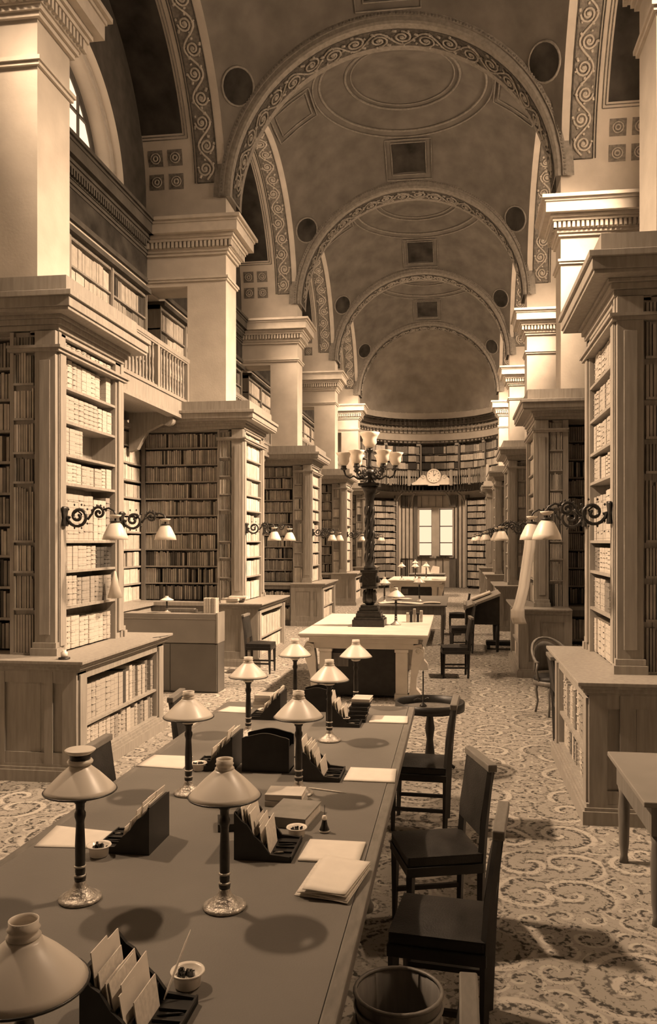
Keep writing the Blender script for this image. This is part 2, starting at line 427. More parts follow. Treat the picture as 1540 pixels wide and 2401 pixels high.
def alcove(s, i):
    n = 36
    o = MB().surf(lambda u, v: barrel_pt(s, i, A_SH+(A_WU+.1-A_SH)*u, PI*RB*v), 2, n).build('alcove_vault', M['plaster'], kind='structure')
    if i < 0: return
    a0, a1 = 3.05, 3.39; L = PI*RB; s0 = .28
    MB().surf(lambda u, v: barrel_pt(s, i, a0+(a1-a0)*u, s0+(L-2*s0)*v, .008), 1, n).build('ornament_ground', M['ground'], o)
    mb = MB()
    for pts, r in scroll_strokes(L-2*s0-.1, a1-a0, .36):
        mb.tube([barrel_pt(s, i, (a0+a1)/2+w_, s0+.05+t, .016) for t, w_ in pts], r*1.05, 4)
    mb.build('scroll_ornament', M['relief'], o)
    mb = MB()
    for a in (a0-.015, a1+.015, a1+.055): mb.tube([barrel_pt(s, i, a, s0+(L-2*s0)*k/n, .012) for k in range(n+1)], .009, 4)
    for q in (s0, L-s0): mb.tube([barrel_pt(s, i, a0-.015, q, .012), barrel_pt(s, i, a1+.015, q, .012)], .009, 4)
    mb.build('border_fillets', M['ground_dark'], o)
    if s == 1 and i > 1: return
    # square rosette coffers and the long dark panel above them, on both haunches
    mb = MB(); mr = MB(); md = MB(); mf = MB()
    for flip in (0, 1):
        def B(a, arc, off, flip=flip): return barrel_pt(s, i, a, L-arc if flip else arc, off)
        for ai in (3.66, 4.02):
            for q in (.20, .60):
                mb.surf(lambda u, v: B(ai+.27*u, q+.27*v, .008), 1, 2)
                for rad, w_ in ((.085, .012), (.04, .016)):
                    mr.tube([B(ai+.135+rad*math.cos(k*PI/6), q+.135+rad*math.sin(k*PI/6), .016) for k in range(12)], w_, 4, closed=True)
        md.surf(lambda u, v: B(3.62+.84*u, 1.12+2.9*v, .008), 1, 14)
        for e in (0, .05):
            c = [(3.58-e, 1.08-e), (4.36, 1.08-e)]
            mf.tube([B(3.58-e, 1.08-e+(2.9+2*e)*k/12, .012) for k in range(13)], .008, 4); mf.tube([B(c[0][0], c[0][1], .012), B(c[1][0], c[1][1], .012)], .008, 4)
    mb.build('rosette_ground', M['ground'], o); mr.build('rosettes', M['relief'], o)
    md.build('dark_panel', M['vault_panel'], o); mf.build('panel_fillets', M['ground'], o)
for s in (-1, 1):
    for i in range(-2, 4): alcove(s, i)

# transverse arches
R1 = 2.80
def arch(i):
    y0, y1 = PY(i)-.10, PY(i)+PT+.10; n = 56
    def P_(r, t, y): return (CX+r*math.cos(t), y, ZS+r*math.sin(t))
    mb = MB()
    prof = [(3.10, y0+.04), (2.99, y0+.04), (2.99, y0), (2.91, y0), (2.91, y0+.03), (2.84, y0+.03), (R1, y0+.05), (R1, y1-.05), (2.84, y1-.03), (2.91, y1-.03), (2.91, y1), (2.99, y1), (2.99, y1-.04), (3.10, y1-.04)]
    m = len(prof); vs = []; fs = []
    for k in range(n+1):
        t = PI*k/n
        for r, y in prof: vs.append(P_(r, t, y))
    for k in range(n):
        for j in range(m-1): fs.append((k*m+j, (k+1)*m+j, (k+1)*m+j+1, k*m+j+1))
    mb.add(vs, fs); o = mb.build('transverse_arch', M['vault_line'], kind='structure')
    L = PI*R1; s0 = .05
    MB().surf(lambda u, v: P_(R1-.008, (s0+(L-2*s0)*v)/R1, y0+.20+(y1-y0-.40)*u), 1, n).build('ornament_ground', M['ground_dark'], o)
    if i >= 0:
        mb = MB(); ym = (y0+y1)/2
        for pts, r in scroll_strokes(L-.3, (y1-y0-.40), .42):
            mb.tube([P_(R1-.02, (.15+t)/R1, ym+w_) for t, w_ in pts], r*.75, 4)
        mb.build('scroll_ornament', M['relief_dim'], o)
        mb = MB()
        for k in range(150):
            t = PI*(k+.5)/150; mb.box(*(lambda p: (p[0]-.016, p[0]+.016, y0-.012, y0+.01, p[2]-.016, p[2]+.016))(P_(2.95, t, 0)))
        mb.build('bead_moulding', M['ground'], o)
for i in range(-1, 5): arch(i)

# sail vaults over the bays
RS = math.hypot(RT, RB)
def sail(i):
    yc = (PY(i)+PT+PY(i+1))/2
    def Z(x, y): return ZS+math.sqrt(max(0, RS*RS-x*x-y*y))
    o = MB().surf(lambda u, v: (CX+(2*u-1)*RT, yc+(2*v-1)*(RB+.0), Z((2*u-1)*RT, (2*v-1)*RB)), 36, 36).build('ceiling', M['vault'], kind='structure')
    if i < 0: return
    mb = MB()
    for r, w_ in ((1.95, .022), (1.80, .03), (1.24, .03), (1.12, .018)):
        mb.tube([(CX+r*math.cos(k*PI/32), yc+r*math.sin(k*PI/32), Z(r, 0)-.01) for k in range(64)], w_, 5, closed=True)
    for sx, sy in ((0, 1), (0, -1), (1, 0), (-1, 0)):      # framed compartments between ring and arches
        def Q(u, v, sx=sx, sy=sy):
            a, b = (u, v) if sx == 0 else (v, u)
            px, py = (a, b*sy) if sx == 0 else (a*sx, b)
            return (CX+px, yc+py, Z(px, py)-.01)
        for hw, r0, r1 in ((.56, 1.97, 2.80), (.42, 2.06, 2.72)):
            path = [Q(-hw, r0), Q(hw, r0), Q(hw, (r0+r1)/2), Q(hw, r1), Q(-hw, r1), Q(-hw, (r0+r1)/2)]
            mb.tube(path, .018, 4, closed=True)
    for sx in (1, -1):
        for sy in (1, -1):
            c = Vector((sx*2.60, sy*2.66, 0)); c.z = math.sqrt(RS*RS-c.x**2-c.y**2); nn = c.normalized()
            u = Vector((-c.y, c.x, 0)).normalized(); v = nn.cross(u); ctr = Vector((CX, yc, ZS))+c-nn*.015
            mb.tube([ctr+(u*math.cos(k*PI/12)+v*math.sin(k*PI/12))*.30 for k in range(24)], .024, 5, closed=True)
            ctr2 = Vector((CX, yc, ZS))+c*.985
            g_ = u*.22; 
            for k in range(3): pass
    mb.build('gilded_mouldings', M['vault_line'], o)
    mb = MB()
    for sx in (1, -1):
        for sy in (1, -1):
            c = Vector((sx*2.60, sy*2.66, 0)); c.z = math.sqrt(RS*RS-c.x**2-c.y**2); nn = c.normalized()
            u = Vector((-c.y, c.x, 0)).normalized(); v = nn.cross(u); ctr = Vector((CX, yc, ZS))+c-nn*.03
            mb.add([ctr+(u*math.cos(k*PI/12)+v*math.sin(k*PI/12))*.28 for k in range(24)], [tuple(range(24))])
    for sy in (1, -1):
        mb.surf(lambda a, b: (CX-.40+.80*a, yc+sy*(2.08+.62*b), Z(-.40+.80*a, 2.08+.62*b)-.008), 4, 4)
    mb.build('painted_medallions', M['vault_panel'], o)
for i in range(-2, 4): sail(i)

# apse: cylindrical wall, cornice, half dome
ay = PY(4)+PT
def AP(r, t, z): return (CX+r*math.cos(t), ay+r*math.sin(t), z)
APN = 48
def win_t(xx): return math.acos((xx-CX)/AP_R)
WZ0, WZ1 = 1.42, 3.62; WIN = [(-1.66, -1.10), (-.78, -.16)]       # two tall lights
tl = sorted([0, PI]+[win_t(a) for p in WIN for a in p]+[PI*k/APN for k in range(1, APN)])
mb = MB()
holes = [(win_t(b), win_t(a)) for a, b in WIN]
for k in range(len(tl)-1):
    t0, t1 = tl[k], tl[k+1]; tm = (t0+t1)/2
    segs = [(0, WZ0), (WZ1, 8.3)] if any(h0 < tm < h1 for h0, h1 in holes) else [(0, 8.3)]
    for z0, z1 in segs: mb.add([AP(AP_R, t0, z0), AP(AP_R, t1, z0), AP(AP_R, t1, z1), AP(AP_R, t0, z1)], [(0, 1, 2, 3)])
for h0, h1 in holes:      # reveals
    for t in (h0, h1): mb.add([AP(AP_R, t, WZ0), AP(AP_R+.4, t, WZ0), AP(AP_R+.4, t, WZ1), AP(AP_R, t, WZ1)], [(0, 1, 2, 3)])
    for z in (WZ0, WZ1): mb.add([AP(AP_R, h0, z), AP(AP_R, h1, z), AP(AP_R+.4, h1, z), AP(AP_R+.4, h0, z)], [(0, 1, 2, 3)])
for s in (-1, 1):
    xs = [X(s, A_SH), X(s, A_WL)]; mb.add([(xs[0], ay-.01, 0), (xs[1], ay-.01, 0), (xs[1], ay-.01, 9), (xs[0], ay-.01, 9)], [(0, 1, 2, 3)])
mb.build('wall_apse', M['plaster'], kind='structure')
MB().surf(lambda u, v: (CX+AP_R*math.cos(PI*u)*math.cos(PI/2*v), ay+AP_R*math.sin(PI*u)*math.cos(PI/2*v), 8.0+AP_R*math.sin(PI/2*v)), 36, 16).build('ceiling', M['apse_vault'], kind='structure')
def ringbox(mb, r0, r1, z0, z1, t0=0.0, t1=PI, n=APN, mi=0):
    for k in range(n):
        a, b = t0+(t1-t0)*k/n, t0+(t1-t0)*(k+1)/n
        vs = [AP(r0, a, z0), AP(r1, a, z0), AP(r1, b, z0), AP(r0, b, z0), AP(r0, a, z1), AP(r1, a, z1), AP(r1, b, z1), AP(r0, b, z1)]
        mb.add(vs, [(3,2,1,0), (4,5,6,7), (0,1,5,4), (2,3,7,6)]+([(3,0,4,7)] if k == 0 else [])+([(1,2,6,5)] if k == n-1 else []), mi=mi)
    return mb
mb = MB()
for z0, z1, e in [(7.05, 7.15, .08), (7.15, 7.3, .05), (7.3, 7.4, .16), (7.4, 7.6, .26), (7.6, 7.68, .32), (6.62, 6.72, .12), (6.55, 6.62, .06)]: ringbox(mb, AP_R-e, AP_R, z0, z1)
for k in range(150): t = PI*(k+.5)/150; p = AP(AP_R-.13, t, 0); mb.box(p[0]-.018, p[0]+.018, p[1]-.018, p[1]+.018, 7.2, 7.3)
ntrim += 1; mb.build('trim_%d' % ntrim, M['stone'], kind='structure')
for h0, h1 in holes:
    nwin += 1
    mb = MB(); mb.add([AP(AP_R+.34, h0-.02, WZ0), AP(AP_R+.34, h1+.02, WZ0), AP(AP_R+.34, h1+.02, WZ1), AP(AP_R+.34, h0-.02, WZ1)], [(0, 1, 2, 3)])
    g = mb.build('window_%d' % nwin, M['sky_apse'], kind='structure')
    mb = MB(); a, b = AP(AP_R+.30, h0, 0), AP(AP_R+.30, h1, 0)
    for z in (WZ0+.02, WZ0+.62, WZ0+1.38, WZ1-.03): mb.tube([(a[0], a[1], z), (b[0], b[1], z)], .022, 4)
    for p in (a, b): mb.tube([(p[0], p[1], WZ0), (p[0], p[1], WZ1)], .03, 4)
    mb.build('window_frame', M['iron'], g)
    mb = MB(); ringbox(mb, AP_R-.12, AP_R+.3, WZ0-.08, WZ0, h0-.03, h1+.03, 4); mb.build('window_sill', M['wood'], g)
# ================================================================== BOOKS
stuff = MB()                                    # far rows of shelved books
def unit_book(kind):
    # unit book: x 0..1 width, spine at y=0 facing -y, body to y=1, z 0..1
    mb = MB(); n = 5; out = []
    bulge = (.05, .03, .07, .015)[kind]
    for k in range(n+1):
        a = PI*k/n; out.append((.5-.5*math.cos(a), bulge-bulge*math.sin(a)))
    prof = out+[(1, .97), (.94, .97), (.94, .9), (.06, .9), (.06, .97), (0, .97)]
    m = len(prof); vs = [(x, y, 0) for x, y in prof]+[(x, y, 1) for x, y in prof]
    fs = [(i, (i+1) % m, (i+1) % m+m, i+m) for i in range(m)]
    mb.add(vs, fs)
    # top and bottom slightly below the boards
    for z, fl in ((.975, 0), (.0, 1)):
        f = tuple(range(len(out)+1))
        vs = [(x, y, z) for x, y in out]+[(1, .9, z), (0, .9, z)]
        f = tuple(range(len(vs))); mb.add(vs, [f if not fl else tuple(reversed(f))])
    # raised bands on the spine
    if kind != 3:
        for zb in ((.18, .36, .54, .72, .88), (.15, .5, .85), (.2, .4, .6, .8))[kind]:
            mb.add([(.06, -.012, zb-.008), (.94, -.012, zb-.008), (.94, -.012, zb+.008), (.06, -.012, zb+.008), (.06, bulge*.6, zb-.008), (.94, bulge*.6, zb-.008), (.94, bulge*.6, zb+.008), (.06, bulge*.6, zb+.008)],
                   [(0,1,2,3), (4,7,6,5), (0,4,5,1), (3,2,6,7)])
    return mb
BOOK_MESH = {}
for t, (tone, g) in enumerate(BOOK_TONES):
    for k in range(4):
        mb = unit_book(k); me = bpy.data.meshes.new('book'); me.from_pydata(mb.v, [], mb.f); me.materials.append(BM[t]); me.update(); BOOK_MESH[(t, k)] = me
N_IND = [0]
def put_book(o, u, n, w, d, z, h, tone, label, group, lean=0.0):
    N_IND[0] += 1
    ob = bpy.data.objects.new('book', BOOK_MESH[(tone, random.randrange(4))]); COL.objects.link(ob)
    # local x -> u, local y -> -n
    sx, sy, sz = w, d, h
    m3 = Matrix(((u[0]*sx, -n[0]*sy, 0), (u[1]*sx, -n[1]*sy, 0), (0, 0, sz)))
    ux = Vector((u[0], u[1], 0)); ny = Vector((-n[0], -n[1], 0))
    if ux.cross(ny).z < 0:       # mirrored: start from the other end
        o = (o[0]+u[0]*w, o[1]+u[1]*w); u = (-u[0], -u[1]); ux = -ux
    ob.location = (o[0], o[1], z); ob.rotation_euler = (0, lean, math.atan2(ux.y, ux.x)); ob.scale = (w, d, h)
    tag(ob, label, 'book', group)
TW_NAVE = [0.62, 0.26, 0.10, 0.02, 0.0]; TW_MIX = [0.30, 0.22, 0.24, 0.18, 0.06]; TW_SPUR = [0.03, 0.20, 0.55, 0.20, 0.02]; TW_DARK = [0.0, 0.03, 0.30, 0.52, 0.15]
def tone_pick(wt):
    r = random.random(); a = 0
    for i, q in enumerate(wt):
        a += q
        if r < a: return i
    return len(wt)-1
def fill(o, u, n, L, z, h, wr, wt, d=.22, setback=.02, ind=None, gapp=0.03, hv=.10, runs=True, gap=.0035):
    """a row of books along u from point o; ind = (label maker, group) makes each book an object"""
    t = 0.005; k = 0; tone = tone_pick(wt); run = random.randint(2, 9); bh = h*random.uniform(1-hv, .985); bw = random.uniform(*wr)
    while True:
        if run <= 0:
            tone = tone_pick(wt); run = random.randint(2, 10) if runs else 1; bh = h*random.uniform(1-hv*1.5, .985); bw = random.uniform(*wr)
            if random.random() < gapp: t += bw*random.uniform(.6, 1.5)
        run -= 1
        w = bw*random.uniform(.93, 1.07)
        if t+w > L-.004:
            w = L-.004-t
            if w < wr[0]*.55: break
        sb_ = setback+random.uniform(0, .012); hh = bh*random.uniform(.985, 1.0)
        p = (o[0]+u[0]*t-n[0]*sb_, o[1]+u[1]*t-n[1]*sb_)
        k += 1
        if ind and N_IND[0] < 286: put_book(p, u, n, w-.003, d, z, hh, tone, ind[0](k, BOOK_TONES[tone][0]), ind[1])
        else: stuff.obox(p, u, n, w-gap, d, z, z+hh, mi=tone)
        t += w

# ================================================================== PIER BOOKCASES
ROWS = [1.08, 1.49, 1.83, 2.11, 2.65, 2.92, 3.23, 3.55, 3.88]
def pier_case(s, i, y0u, y1u, y0l, y1l, af, al, label):
    """upper case face at distance af, lower case face at al; y ranges"""
    root = thing('library_bookcase', label, 'bookcase', (X(s, (al+2.9)/2), (y0l+y1l)/2, 0), group='carved oak bookcases around the piers')
    org = tuple(root.location)
    def bl(mb, name, m, bev=0.0, par=root): return mb.build(name, m, par, org, bevel=bev) if par is root else mb.build(name, m, par, org)
    near = i <= 1
    body = A_SH+.02
    # plinth and lower cabinet
    mb = MB(); sb(mb, s, al-.05, body, y0l-.05, y1l+.05, 0, .10); sb(mb, s, al-.035, body, y0l-.035, y1l+.035, .10, .125); sb(mb, s, al-.02, body, y0l-.02, y1l+.02, .125, .15)
    bl(mb, 'plinth', M['wood'])
    mb = MB()
    sb(mb, s, al+.34, body, y0l, y1l, .12, .96)                     # core behind the books
    for a, b in ((y0l, y0l+.17), (y1l-.17, y1l)): sb(mb, s, al, al+.34, a, b, .12, .96)
    sb(mb, s, al, al+.34, y0l, y1l, .88, .96); sb(mb, s, al, al+.34, y0l, y1l, .12, .17)
    bl(mb, 'base_cabinet', M['wood'], .004 if near else 0)
    mb = MB()          # end panels: stiles and rails in front of the flat end
    for yy, sg in ((y0l, -1), (y1l, 1)):
        for a, b in ((al+.0, al+.13), (al+.22, al+.30), (body-.12, body)): sb(mb, s, a, b, yy, yy+sg*.022, .15, .96)
        sb(mb, s, al+.13, body, yy, yy+sg*.018, .86, .96); sb(mb, s, al+.13, body, yy, yy+sg*.018, .15, .25)
        bl(mb, 'end_panelling', M['wood']); mb = MB()
    for a, b in ((y0l+.02, y0l+.15), (y1l-.15, y1l-.02)): mb = MB(); sb(mb, s, al-.018, al, a, b, .15, .93); bl(mb, 'stile', M['wood'])
    mb = MB(); sb(mb, s, al+.01, al+.32, y0l+.17, y1l-.17, .445, .47); bl(mb, 'shelf', M['wood'])
    mb = MB()
    for z0, z1, e in ((.955, .98, .02), (.98, 1.01, .045), (1.01, 1.035, .065), (1.035, 1.062, .09)): sb(mb, s, al-e, body, y0l-e, y1l+e, z0, z1)
    bl(mb, 'counter', M['wood'], .004 if near else 0)
    # upper case
    zt = 4.02
    mb = MB(); sb(mb, s, af+.27, body, y0u, y1u, 1.06, zt)
    for a, b in ((y0u, y0u+.15), (y1u-.17, y1u)): sb(mb, s, af, af+.28, a, b, 1.06, zt)
    for a, b in ((y0u, y0u+.05), (y1u-.05, y1u)): sb(mb, s, af-.012, af, a, b, 1.06, zt); 
    sb(mb, s, af, af+.27, y0u, y1u, zt-.03, zt+.05)
    bl(mb, 'upper_case', M['wood'], .003 if near else 0)
    mb = MB()
    for yy, sg in ((y0u, -1), (y1u, 1)):
        mb = MB()
        sb(mb, s, af, af+.20, yy, yy+sg*.05, 1.06, zt); sb(mb, s, af-.03, af+.23, yy, yy+sg*.08, 1.06, 1.13); sb(mb, s, af-.015, af+.215, yy, yy+sg*.065, 1.13, 1.18)
        sb(mb, s, af+.05, af+.15, yy+sg*.05, yy+sg*.062, 1.25, 3.75)
        sb(mb, s, af+.42, body, yy, yy+sg*.02, 1.06, zt)
        bl(mb, 'pilaster', M['wood'], .003 if near else 0)
    mb = MB()
    for a, b in ((y0u-.01, y0u+.14), (y1u-.15, y1u+.01)):
        mb = MB(); sb(mb, s, af-.022, af, a+.02, b-.02, 1.14, 3.85); bl(mb, 'pilaster_strip', M['wood'], .003 if near else 0)
    mb = MB(); sb(mb, s, af-.06, body, y0u-.08, y1u+.08, 3.86, 3.885); sb(mb, s, af-.04, body, y0u-.065, y1u+.065, 3.83, 3.86); bl(mb, 'ledge_moulding', M['wood'])
    for z in ROWS[1:-1]:
        mb = MB(); sb(mb, s, af+.005, af+.27, y0u+.15, y1u-.17, z-.025, z); bl(mb, 'shelf', M['wood'])
    # cornice and attic
    mb = MB()
    for z0, z1, e in ((4.03, 4.08, .02), (4.08, 4.13, .045), (4.13, 4.16, .07), (4.16, 4.19, .20), (4.19, 4.28, .215), (4.28, 4.33, .24)):
        sb(mb, s, af-e, 3.64+e*.3, y0u-e, y1u+e, z0, z1)
    bl(mb, 'cornice', M['wood'], .004 if near else 0)
    mb = MB(); sb(mb, s, af-.13, 3.72, y0u-.10, y1u+.10, 4.33, 4.50); bl(mb, 'attic', M['wood'])
    # narrow column of books behind the pilaster on the near end
    for z in ROWS: mb = MB(); sb(mb, s, af+.22, af+.42, y0u+.0, y0u-.035, z-.02, z); bl(mb, 'end_shelf', M['wood'])
    return root
def case_books(s, i, y0u, y1u, y0l, y1l, af, al, who):
    n = (-s, 0); u = (0, 1)
    ind = i == 0
    g = 'books in the foreground bookcases'
    side = SIDE[s]
    rows = ROWS[:]
    tops = ROWS[1:]+[4.02]
    for r, z in enumerate(rows):
        h = min(tops[r]-z-.045, .47 if r == 3 else .33)
        rt = len(rows)-r       # counted from the top
        lm = (lambda k, tone, rt=rt: '%s book, %s from near end, %s shelf down, %s' % (tone, ORD[k], ORD[rt], who)) if ind else None
        wr = (.085, .115) if i == 0 else (.06, .09)
        if r == 3 and s == -1: h = .47
        if ind and s == -1 and r == 5:   # shelf left half empty, leaning book
            fill((X(s, af+.0), y0u+.155), u, n, .42, z, h, wr, TW_NAVE, ind=(lm, g)); 
            continue
        wt = TW_NAVE if not (ind and r in (1, 2)) else TW_MIX
        fill((X(s, af), y0u+.155), u, n, y1u-y0u-.33, z, h, wr, wt, ind=(lm, g) if ind else None, setback=.03)
    for r, (z, h) in enumerate(((.17, .25), (.47, .38))):
        lm = (lambda k, tone, r=r: '%s book, %s from near end, %s row under counter, %s' % (tone, ORD[k], ('lower', 'upper')[r], who)) if ind else None
        fill((X(s, al), y0l+.175), u, n, y1l-y0l-.35, z, h, (.07, .12) if ind else (.06, .1), TW_MIX if ind else TW_NAVE, ind=(lm, g) if ind else None, setback=.04, runs=not ind, hv=.14)
    # end column
    for r, z in enumerate(rows):
        fill((X(s, af+.22) if s > 0 else X(s, af+.42), y0u-.03), (1, 0), (0, -1), .20, z, tops[r]-z-.04, (.022, .03), TW_SPUR, d=.03, setback=0, gap=.007, runs=False)
GEO = {}
WHO = {(-1, 0): 'left foreground bookcase', (1, 0): 'right foreground bookcase'}
NTH = {0: 'nearest', 1: 'second', 2: 'third', 3: 'fourth', 4: 'farthest'}
for i in range(0, 5):
    p = PY(i)
    for s in (-1, 1):
        g = dict(y0u=p-.44, y1u=p+1.0, y0l=p-.73, y1l=p+1.35, af=2.45, al=2.12) if s < 0 else dict(y0u=p-.78, y1u=p+.66, y0l=p-1.18, y1l=p+.78, af=2.40, al=2.13)
        if i == 4: g['y1u'] = p+.70; g['y1l'] = p+.75
        GEO[(s, i)] = g
        pier_case(s, i, label='tall carved oak bookcase on a counter base, %s along the %s side of the nave' % (NTH[i], SIDE[s]), **g)
for i in range(0, 5):
    for s in (-1, 1): case_books(s, i, who=WHO.get((s, i), ''), **GEO[(s, i)])

# ================================================================== SPUR BOOKCASES between pier case and outer wall
SR = [1.08+.297*k for k in range(10)]
def spur(s, i):
    p = PY(i); yf = p-.24; a0 = GEO[(s, i)]['af']+.46; a1 = A_WL-.02
    root = thing('wall_bookcase', 'oak bookcase facing down the nave beside the %s bookcase on the %s' % (NTH[i], SIDE[s]), 'bookcase', (X(s, (a0+a1)/2), p, 0), group='bookcases at right angles to the outer walls')
    org = tuple(root.location)
    mb = MB(); sb(mb, s, a0, a1, p-.03, p+.02, 0, 4.0); sb(mb, s, a0, a0+.06, yf, p, 1.06, 4.05); sb(mb, s, 4.29, 4.36, yf-.02, p, 1.06, 4.05)
    mb.build('carcass', M['wood_mid'], root, org)
    mb = MB(); sb(mb, s, a0-.05, a1, yf-.03, p, 4.02, 4.10); sb(mb, s, a0-.05, a1, yf-.06, p, 4.10, 4.13); mb.build('top_moulding', M['wood'], root, org)
    for z in SR[1:]:
        mb = MB(); sb(mb, s, a0+.06, 4.29, yf+.005, p, z-.025, z); mb.build('shelf', M['wood'], root, org)
    # lower part with counter
    yl = p-.56
    mb = MB(); sb(mb, s, 2.9, a1, yl, p, 0, .12); sb(mb, s, 2.9, a1, p-.2, p, .12, 1.0); sb(mb, s, 2.9, a1, yl, p, .90, 1.0)
    sb(mb, s, 2.9, 2.98, yl, p, .12, .9); sb(mb, s, 4.0, 4.10, yl, p, .12, .9); sb(mb, s, 2.98, 4.0, yl+.01, p, .50, .53)
    mb.build('lower_case', M['wood_mid'], root, org)
    mb = MB(); sb(mb, s, 2.9, a1, yl-.04, p, 1.0, 1.06); mb.build('counter', M['wood'], root, org)
    for z, z1 in zip(SR, SR[1:]+[4.04]):
        x0 = min(X(s, a0+.06), X(s, 4.29)); k = SR.index(z)
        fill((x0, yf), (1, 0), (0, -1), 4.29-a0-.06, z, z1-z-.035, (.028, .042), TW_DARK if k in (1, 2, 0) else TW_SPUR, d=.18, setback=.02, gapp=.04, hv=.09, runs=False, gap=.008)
    for z in (.12, .53):
        x0 = min(X(s, 2.98), X(s, 4.0)); fill((x0, yl), (1, 0), (0, -1), 1.02, z, .33, (.035, .055), TW_SPUR, d=.25, setback=.05, gap=.008, runs=False)
for i in range(0, 5):
    for s in (-1, 1): spur(s, i)

# ================================================================== OUTER WALL BOOKCASES, GALLERIES
def outer_case(s, i, upper):
    y0, y1 = PY(i)+PT, PY(i+1)
    n_ = 4; dy = (y1-y0)/n_
    zz = [4.56+.39*k for k in range(6)] if upper else [1.08+.297*k for k in range(10)]
    ztop = 6.54 if upper else 4.05
    nm = 'gallery_bookcase' if upper else 'wall_bookcase'
    lb = ('pale gallery bookcase between the %s and %s piers on the %s' if upper else 'oak bookcase below the gallery between %s and %s piers on the %s outer wall') % (NTH[i], NTH[i+1], SIDE[s])
    root = thing(nm, lb, 'bookcase', (X(s, 4.5), (y0+y1)/2, 4.6 if upper else 0), group='gallery bookcases' if upper else 'outer wall bookcases')
    org = tuple(root.location)
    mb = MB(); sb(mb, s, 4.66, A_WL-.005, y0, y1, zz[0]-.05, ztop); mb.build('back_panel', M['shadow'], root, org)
    mb = MB()
    for k in range(n_+1):
        yy = y0+dy*k; sb(mb, s, 4.36, 4.68, max(y0, yy-.045), min(y1, yy+.045), zz[0]-.06, ztop); sb(mb, s, 4.345, 4.36, max(y0, yy-.03), min(y1, yy+.03), zz[0]-.06, ztop)
    sb(mb, s, 4.36, 4.68, y0, y1, ztop-.05, ztop+.02)
    if not upper:
        sb(mb, s, 4.30, 4.70, y0, y1, 4.02, 4.10); sb(mb, s, 4.05, 4.70, y0, y1, 0, 1.0); sb(mb, s, 4.0, 4.70, y0, y1, 1.0, 1.055)
    mb.build('frame', M['wood'], root, org)
    for z in zz:
        mb = MB(); sb(mb, s, 4.365, 4.67, y0, y1, z-.03, z); mb.build('shelf', M['wood'], root, org)
    if s == 1: return
    for k in range(n_):
        for z, z1 in zip(zz, zz[1:]+[ztop-.03]):
            far = upper and k == n_-1
            if z1-z < .2: continue
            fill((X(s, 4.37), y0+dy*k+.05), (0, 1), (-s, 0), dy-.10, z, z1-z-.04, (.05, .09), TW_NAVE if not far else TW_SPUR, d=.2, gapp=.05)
for i in range(0, 4):
    for s in (-1, 1):
        outer_case(s, i, True); outer_case(s, i, False)

def baluster_mb(x, y, z0, z1):
    h = z1-z0; mb = MB()
    mb.lathe([(.026, 0), (.026, .04*h), (.016, .07*h), (.022, .20*h), (.026, .30*h), (.014, .46*h), (.020, .50*h), (.014, .54*h), (.026, .72*h), (.020, .82*h), (.015, .93*h), (.026, .96*h), (.026, h)], x, y, z0, 8, cap=False)
    return mb
def gallery(s, i):
    g0, g1 = GEO[(s, i)], GEO[(s, i+1)]
    ya, yb = g0['y1u']+.10, g1['y0u']-.10
    root = thing('gallery_balcony', 'oak gallery balcony with turned balusters between the %s and %s bookcases on the %s' % (NTH[i], NTH[i+1], SIDE[s]), 'balcony', (X(s, 3.6), (ya+yb)/2, 4.3), group='gallery balconies')
    org = tuple(root.location)
    mb = MB(); sb(mb, s, 3.64, A_WL, ya-.4, yb+.45, 4.28, 4.50); mb.build('gallery_floor', M['wood'], root, org)
    mb = MB(); sb(mb, s, 3.52, 3.66, ya, yb, 4.26, 4.51); sb(mb, s, 3.48, 3.66, ya, yb, 4.20, 4.26); sb(mb, s, 3.50, 3.66, ya, yb, 4.51, 4.54); mb.build('fascia', M['wood'], root, org)
    y2 = PY(i+1)
    y0r = PY(i)+PT
    mb = MB(); sb(mb, s, 3.555, 3.645, y0r, y2, 5.27, 5.34); sb(mb, s, 3.565, 3.635, y0r, y2, 5.24, 5.27); mb.build('handrail', M['wood'], root, org)
    mb = MB(); sb(mb, s, 3.57, 3.63, y0r, y2, 4.55, 4.60); mb.build('bottom_rail', M['wood'], root, org)
    posts = [y0r+.06+(y2-y0r-.12)*k/4 for k in range(5)]
    for yy in posts:
        mb = MB(); sb(mb, s, 3.56, 3.64, yy-.045, yy+.045, 4.50, 5.28); mb.build('post', M['wood'], root, org)
    m = 9; x = X(s, 3.60); base = None
    for a, b in zip(posts, posts[1:]):
        for k in range(1, m+1):
            yy = a+.045+(b-a-.09)*k/(m+1)
            if base is None:
                base = baluster_mb(0, 0, 4.60, 5.25).build('baluster', M['wood'], None, (0, 0, 0)); base.parent = root; base.location = (x-org[0], yy-org[1], -org[2])
            else:
                c = base.copy(); COL.objects.link(c); c.parent = root; c.location = (x-org[0], yy-org[1], -org[2])
    # corbels
    for yy in ([ya+.45, (ya+yb)/2, yb-.25]):
        poly = [(X(s, 4.34), 3.62), (X(s, 4.34), 4.28), (X(s, 3.58), 4.28), (X(s, 3.58), 4.16), (X(s, 3.72), 4.10), (X(s, 3.86), 4.04), (X(s, 4.02), 3.96), (X(s, 4.12), 3.80), (X(s, 4.20), 3.66)]
        mb = MB().prism(poly, 'y', yy-.06, yy+.06); mb.lathe([(.10, -.075), (.10, .075)], 0, 0, 0, 14); 
        # turn the last lathe into a scroll end facing sideways
        nn = 28
        for q in range(len(mb.v)-nn, len(mb.v)):
            vx, vy, vz = mb.v[q]; mb.v[q] = (X(s, 3.66)+vx, yy+vz, 4.15+vy)
        mb.build('corbel', M['wood'], root, org)
for i in range(0, 4):
    for s in (-1, 1): gallery(s, i)

